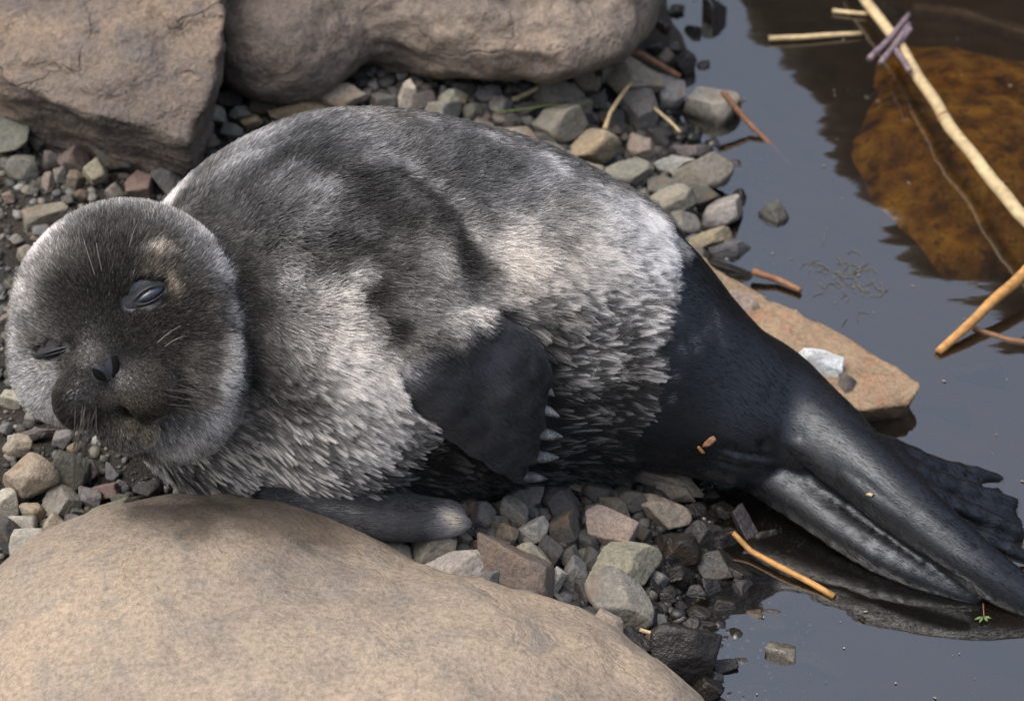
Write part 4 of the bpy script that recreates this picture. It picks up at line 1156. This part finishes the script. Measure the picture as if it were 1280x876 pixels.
    o['label'] = 'dense silver grey coat with dark spots and wet spiky belly tufts'
grow_fur()

# --- eyes, nose, claws, whiskers
M_EYE = plain_material('eye_grey_blue', (0.022, 0.028, 0.043), 0.12, 0.5, 500, 0.45, bump=0.02)
M_LID = plain_material('eyelid_skin', (0.024, 0.025, 0.030), 0.6, 0.4, 900, 0.2, bump=0.8)
M_LIDRIM = plain_material('eyelid_rim', (0.014, 0.015, 0.02), 0.35, 0.4, 900, 0.5, bump=0.3)
M_BLACK = plain_material('nostril_black', (0.004, 0.004, 0.004), 0.8, 0.2, 400, 0.1)
M_CLAW = plain_material('claw_horn', (0.085, 0.09, 0.10), 0.38, 0.95, 900, 0.5, bump=1.0)
M_WHISK = plain_material('whisker_dark', (0.03, 0.026, 0.022), 0.4, 0.2)
M_WHISKL = plain_material('whisker_pale', (0.4, 0.38, 0.35), 0.4, 0.2)

def frame_at(p, n, along):
    n = n / np.linalg.norm(n); t = along - n * (along @ n); t /= np.linalg.norm(t)
    return np.stack([t, np.cross(n, t), n], 1)
def lens(name, p, R, r, mat, parent=seal, pinch=0.0, label=None):
    v, f = ICO2
    q = v.copy()
    if pinch: q[:, 1] *= 1 - pinch * np.abs(q[:, 0]) ** 2
    q = q * np.array(r)
    o = mesh_obj(name, p + q @ R.T, f, mat)
    child(o, parent) if parent is seal else None
    return o
def tube(name, pts, r0, r1, mat, sides=6, rr=None):
    pts = np.array(pts); n = len(pts); V_, F_ = [], []
    rs = rr if rr is not None else np.linspace(r0, r1, n)
    prev = None
    for k in range(n):
        t = pts[min(k + 1, n - 1)] - pts[max(k - 1, 0)]; t = t / (np.linalg.norm(t) + 1e-12)
        ref = prev if prev is not None else (np.array([0, 0, 1.0]) if abs(t[2]) < 0.9 else np.array([1.0, 0, 0]))
        a = ref - t * (ref @ t); a /= np.linalg.norm(a); b = np.cross(t, a); prev = a
        for q in range(sides):
            an = 2 * math.pi * q / sides
            V_.append(pts[k] + (a * math.cos(an) + b * math.sin(an)) * rs[k])
    for k in range(n - 1):
        for q in range(sides):
            F_.append((k * sides + q, k * sides + (q + 1) % sides, (k + 1) * sides + (q + 1) % sides, (k + 1) * sides + q))
    F_.append(tuple(range(sides))[::-1]); F_.append(tuple(range((n - 1) * sides, n * sides)))
    return mesh_obj(name, V_, F_, mat)
def eye(px0, py0, px1, py1, half, openness, label):
    c = ((px0 + px1) / 2, (py0 + py1) / 2)
    a, b = hsurf(px0, py0), hsurf(px1, py1); m = hsurf(*c, -2)
    along = b - a; ln = np.linalg.norm(along) / 2
    n = NRM * 0.9 + (m - HC) / np.linalg.norm(m - HC) * 0.6
    R = frame_at(m, n, along)
    lid = lens('eyelid', m - R[:, 2] * 0.0022, R, (ln, half * HS * 1.0, 0.0040), M_LID, pinch=0.35)
    sh = 0.30 * ln * openness
    em = m + R[:, 0] * sh - R[:, 1] * half * HS * 0.15
    o = lens('eye', em + R[:, 2] * 0.0002, R, (ln * 0.56, half * HS * 0.56 * openness, 0.0040), M_EYE if openness > 0.5 else M_BLACK, pinch=0.55)
    o['label'] = label
    t = np.linspace(0, math.pi, 13)
    for sgn, hgt, th in ((1, half * HS * openness * 0.60, 1.7), (-1, half * HS * openness * 0.60, 0.9)):
        pts = [em + R[:, 0] * (-ln * 0.66 * math.cos(x)) + R[:, 1] * sgn * hgt * math.sin(x) + R[:, 2] * (0.0008 + 0.0026 * math.sin(x)) for x in t]
        rr = np.array([th * HS * (0.35 + 0.65 * math.sin(x)) for x in t])
        tube('lid_rim', pts, 0, 0, M_LIDRIM, 8, rr).parent = o
    return em, R, ln, o
m, R, ln, eye_o = eye(150, 385, 206, 358, 13.5, 1.0, 'half open blue grey eye')
pup = lens('pupil', m + R[:, 0] * ln * 0.08 + R[:, 2] * 0.0026, R, (0.0021, 0.0036, 0.0014), M_LIDRIM, parent=None)
pup.parent = eye_o
eye(47, 444, 91, 432, 8.5, 0.42, 'nearly closed eye')
for (cx, cy, ang, hl, hw) in ((143, 458, 82, 14, 7.0), (123, 468, -42, 12.5, 5.5)):
    p, n = hit(cx, cy)
    n = n * 0.5 + NRM * 0.6
    an = math.radians(ang)
    R_ = frame_at(p, n, RIGHT * math.cos(an) + UP * math.sin(an))
    lens('nostril', p - R_[:, 2] * 0.0006, R_, (hl * HS, hw * HS, 0.0016), M_BLACK, pinch=0.3)
for (cx, cy, ln_, wd_, ang) in ((686, 489, 18, 9, 48), (683, 513, 34, 12, 30), (684, 543, 38, 14, 13), (678, 571, 40, 14, 6), (664, 596, 40, 13, 12)):
    tipd = min(digits, key=lambda d: (d[-1][0] - cx) ** 2 + (d[-1][1] - cy) ** 2)
    base_p = FLP[digits.index(tipd)][-1]
    wd0 = DIST - (CAM - base_p) @ NRM + 0.0045
    p = P(cx, cy, wd0)
    an = math.radians(ang)
    al = RIGHT * math.cos(an) - UP * math.sin(an) - NRM * 0.25
    R_ = frame_at(p, NRM * 0.9 + UP * 0.3, al)
    q = ICO3[0].copy(); q[:, 1] *= 1 - 0.62 * np.clip(q[:, 0], 0, 1) ** 1.6; q[:, 2] *= 1 - 0.3 * np.clip(q[:, 0], 0, 1); q[:, 2] -= 0.25 * np.clip(q[:, 0], 0, 1) ** 2
    q = q * np.array([ln_ / 2, wd_ / 2, wd_ / 2.2]) * px2m
    child(mesh_obj('claw', p + q @ R_.T, ICO3[1], M_CLAW))
wr = np.random.default_rng(3)
def whisker(x0, y0, x1, y1, sag, fwd, mat, r=0.00036):
    a = hsurf(x0, y0, 0)
    b = a + (RIGHT * (x1 - x0) - UP * (y1 - y0)) * HS + NRM * fwd * HS
    mid = (a + b) / 2 + NRM * (10 + sag) * HS + UP * sag * HS
    t = np.linspace(0, 1, 9)[:, None]
    child(tube('whisker', (1 - t) ** 2 * a + 2 * t * (1 - t) * mid + t ** 2 * b, r, r * 0.3, mat, 5))
for k in range(20):
    x0, y0 = wr.uniform(92, 125), wr.uniform(498, 535)
    whisker(x0, y0, x0 + wr.uniform(-45, 8), y0 + wr.uniform(60, 115), wr.uniform(4, 18), wr.uniform(-10, 20), M_WHISK)
for k in range(14):
    x0, y0 = wr.uniform(200, 232), wr.uniform(472, 515)
    whisker(x0, y0, x0 + wr.uniform(50, 105), y0 + wr.uniform(-20, 45), wr.uniform(4, 16), wr.uniform(-5, 25), M_WHISK)
for (x0, y0, x1, y1) in ((195, 430, 226, 408), (205, 434, 232, 420), (120, 348, 106, 300), (128, 342, 122, 305), (160, 316, 172, 282)):
    whisker(x0, y0, x1, y1, 3, 14, M_WHISKL, 0.0002)


# ------------------------------------------------------------------ reeds, twigs and litter
M_STRAW = plain_material('straw', (0.42, 0.33, 0.19), 0.55, 0.3, 160, 0.4, stretch=(1, 1, 1))
M_STRAWO = plain_material('straw_orange', (0.42, 0.22, 0.07), 0.5, 0.35, 160, 0.4)
M_TWIG = plain_material('twig_brown', (0.20, 0.10, 0.055), 0.55, 0.4, 200, 0.4)
M_PURP = plain_material('stem_purple', (0.16, 0.12, 0.14), 0.45, 0.45, 160, 0.5)
M_GREEN = plain_material('grass_green', (0.10, 0.15, 0.05), 0.5, 0.3, 200, 0.4)
def stalk(name, pts, r0, r1, mat, label, cat, nodes=(), group=None, wob=1.5):
    w3 = np.array([U(x, y, z) for x, y, z in pts])
    seg = []
    for a, b in zip(w3[:-1], w3[1:]):
        for t in np.linspace(0, 1, 8, endpoint=False): seg.append(a + (b - a) * t)
    seg.append(w3[-1]); seg = np.array(seg)
    n = len(seg)
    seg = seg + 0.0012 * wob * np.stack([vnoise(seg, 30, 80 + k) for k in range(3)], 1)
    rs = np.linspace(r0, r1, n) * px2m * (1 + 0.06 * vnoise(seg, 150, 90))
    root = tube(name, seg, 0, 0, mat, 10, rs)
    for nd_ in nodes:
        i = int(nd_ * (n - 1)); d = seg[min(i + 1, n - 1)] - seg[i]; d /= np.linalg.norm(d)
        o = tube('node', [seg[i] - d * 0.0016, seg[i], seg[i] + d * 0.0016], 0, 0, M_TWIG, 10, np.array([rs[i] * 1.02, rs[i] * 1.22, rs[i] * 1.02]))
        o.parent = root
    return tag(root, label, cat, group)
stalk('reed_stalk', [(1062, -25, 0.012), (1128, 62, 0.016), (1190, 160, 0.02), (1300, 300, 0.028)], 7.5, 9.5, M_STRAW, 'long pale reed stalk lying across the dark pool', 'reed', nodes=(0.33, 0.66))
stalk('reed_stalk', [(1172, 442, 0.001), (1225, 392, 0.012), (1310, 312, 0.03)], 5.5, 8.5, M_STRAWO, 'orange reed stalk with its end dipping into the water', 'reed')
stalk('reed_stalk', [(962, 50, 0.003), (1075, 42, 0.003)], 4.5, 3.5, M_STRAW, 'short straw floating flat near the purple stems', 'straw')
stalk('reed_stalk', [(1040, 14, 0.002), (1085, 18, 0.003)], 4, 3, M_STRAW, 'stub of straw beside the long pale reed', 'straw')
for k, (a, b) in enumerate((((1088, 74), (1136, 18)), ((1102, 80), (1136, 30)), ((1122, 54), (1138, 36)), ((1118, 60), (1138, 88)))):
    stalk('stem', [(a[0], a[1], 0.02), (b[0], b[1], 0.026)], 5, 4, M_PURP, 'purplish stem piece in the bundle across the long pale reed', 'stem', group='purplish stems bundled on the reed')
stalk('branch', [(1140, 14, -0.012), (1200, 22, -0.014), (1300, 52, -0.02)], 12, 15, M_PURP, 'dark waterlogged branch sunk behind the orange boulder', 'branch')
stalk('twig', [(915, 664, 0.012), (938, 686, 0.006), (1042, 744, 0.002)], 3.4, 4.0, M_STRAWO, 'orange twig sticking from the wet stones into the water', 'twig')
stalk('straw', [(800, 786, 0.03), (856, 801, 0.034)], 2.6, 2.0, M_STRAW, 'short pale straw lying over the large wet dark stone', 'straw')
stalk('twig', [(940, 338, 0.008), (972, 350, 0.003), (1000, 363, 0.002)], 5, 4, M_TWIG, 'brown twig at the waterline beside the flat slab', 'twig')
stalk('twig', [(902, 114, 0.03), (940, 158, 0.006), (990, 208, -0.012)], 4.5, 3, M_TWIG, 'reddish twig sliding from the pale flat stone into the water', 'twig')
stalk('straw', [(640, 126, 0.05), (702, 97, 0.055)], 3.6, 3, M_STRAW, 'straw lying on the stones under the grey boulder', 'straw')
stalk('straw', [(757, 160, 0.05), (764, 140, 0.055), (790, 104, 0.06)], 3.2, 2.6, M_STRAW, 'bent straw propped on the back bank stones', 'straw')
stalk('straw', [(818, 136, 0.04), (850, 166, 0.035)], 2.6, 2, M_STRAW, 'thin straw between two pale stones of the back bank', 'straw')
stalk('grass_blade', [(618, 140, 0.055), (680, 133, 0.06), (742, 129, 0.06)], 1.4, 0.8, M_GREEN, 'thin green grass blade across the back bank stones', 'grass')
stalk('splinter', [(46, 142, 0.085), (100, 172, 0.075)], 5, 6.5, M_STRAWO, 'orange wood splinter under the brown slab', 'splinter')
stalk('root', [(108, 262, 0.06), (114, 248, 0.075), (112, 236, 0.085)], 1.0, 0.6, M_STRAW, 'hair-thin root curling up beside the crown of the head', 'root')
stalk('twig', [(760, 60, 0.05), (800, 66, 0.05), (850, 96, 0.03)], 5, 4, M_TWIG, 'dark twig under the right end of the grey boulder', 'twig')
stalk('twig', [(1215, 410, 0.001), (1262, 424, 0.001), (1310, 430, 0.001)], 3, 5, M_TWIG, 'dark strip standing in for a reflection behind the orange reed stalk', 'stem')  # added strip imitating a dark reflection on the ripples, not a plant
# bits on the seal
def bit(name, px, py, w_, h_, col, label, off=0.002, ang=0):
    p, n = hit(px, py)
    r = np.random.default_rng(int(px))
    v = stone_shape(ICO2, r, w_ / 2 * px2m, h_ / 2 * px2m, h_ / 3 * px2m, math.radians(ang), 5, 0.0)
    R_ = frame_at(p, n, RIGHT)
    o = mesh_obj(name, p + n * off + v @ R_.T, ICO2[1], col)
    return tag(o, label, 'debris')
bit('bark_flake', 886, 551, 20, 10, M_TWIG, 'curled brown bark flake stuck on the hind quarters', ang=40)
bit('bark_flake', 876, 560, 14, 5, M_STRAWO, 'thin bark sliver below the curled flake on the hind quarters', ang=-50)
bit('wood_chip', 1088, 618, 10, 5, M_STRAW, 'pale wood chip stuck on the hind leg', ang=-10)
p = U(1274, 716, 0.012)
v = stone_shape(ICO2, np.random.default_rng(5), 10 * px2m, 5 * px2m, 5 * px2m, -0.3, 5)
tag(mesh_obj('wood_chip', p + v[:, :1] * RIGHT + v[:, 1:2] * UP + v[:, 2:3] * NRM, ICO2[1], M_STRAWO), 'orange wood chip on the hind flipper edge', 'debris')
# green sprig at the water line
sp = bpy.data.objects.new('sprig', None); COL.objects.link(sp); sb = U(1230, 768, 0.0); sp.location = sb
tag(sp, 'tiny green sprig floating by the hind flipper', 'plant')
st = tube('stem', [U(1229, 754, 0.004) - sb, U(1230, 770, 0.001) - sb], 0.0006, 0.0005, M_TWIG, 5); st.parent = sp
for (x, y) in ((1218, 774), (1224, 778), (1235, 777), (1240, 773)):
    lf = tube('leaf', [U(1230, 770, 0.0015) - sb, U((1230 + x) / 2, (770 + y) / 2, 0.003) - sb, U(x, y, 0.0015) - sb], 0, 0, M_GREEN, 5, np.array([0.0004, 0.0013, 0.0003])); lf.parent = sp
# floating algae threads and specks
def threads():
    r = np.random.default_rng(12)
    VV, FF = [], []; n = 0
    for k in range(38):
        cx, cy = r.normal(1060, 26), r.normal(345, 22)
        an = r.uniform(0, 3.14); ln_ = r.uniform(6, 22)
        bend = r.normal(0, 5)
        pts = [U(cx + (t - 0.5) * ln_ * math.cos(an) - bend * (t - .5) ** 2 * 4 * math.sin(an), cy + (t - 0.5) * ln_ * math.sin(an) + bend * (t - .5) ** 2 * 4 * math.cos(an), 0.0006) for t in np.linspace(0, 1, 6)]
        for a, b in zip(pts[:-1], pts[1:]):
            d = b - a; s_ = np.cross(d, [0, 0, 1.0]); s_ = s_ / (np.linalg.norm(s_) + 1e-9) * 0.0003
            h_ = np.array([0, 0, 0.0004])
            VV += [a - s_, a + s_, a + h_, b - s_, b + s_, b + h_]
            FF += [(n, n + 3, n + 5, n + 2), (n + 1, n + 2, n + 5, n + 4), (n, n + 1, n + 4, n + 3)]; n += 6
    tag(mesh_obj('algae_threads', VV, FF, plain_material('algae', (0.15, 0.135, 0.095), 0.7, 0.3)), 'loose mat of pale algae threads floating on the pool', 'algae', kind='stuff')
    VV, FF, n = [], [], 0
    for k in range(70):
        px_, py_ = r.uniform(930, 1280), r.uniform(0, 876)
        if 500 < py_ < 760 and px_ < 1240: continue
        c = U(px_, py_, 0.0008); s = 0.0003 + 0.0008 * r.random() ** 2
        VV.append(ICO1[0] * np.array([s * r.uniform(1, 2.5), s, 0.0005]) @ rotz(r.uniform(0, 3)).T + c); FF.append(ICO1[1] + n); n += len(ICO1[0])
    tag(mesh_obj('floating_specks', np.concatenate(VV), np.concatenate(FF), plain_material('speck', (0.28, 0.25, 0.2), 0.6, 0.5)), 'tiny pale specks of litter floating on the pool', 'litter', kind='stuff')
threads()
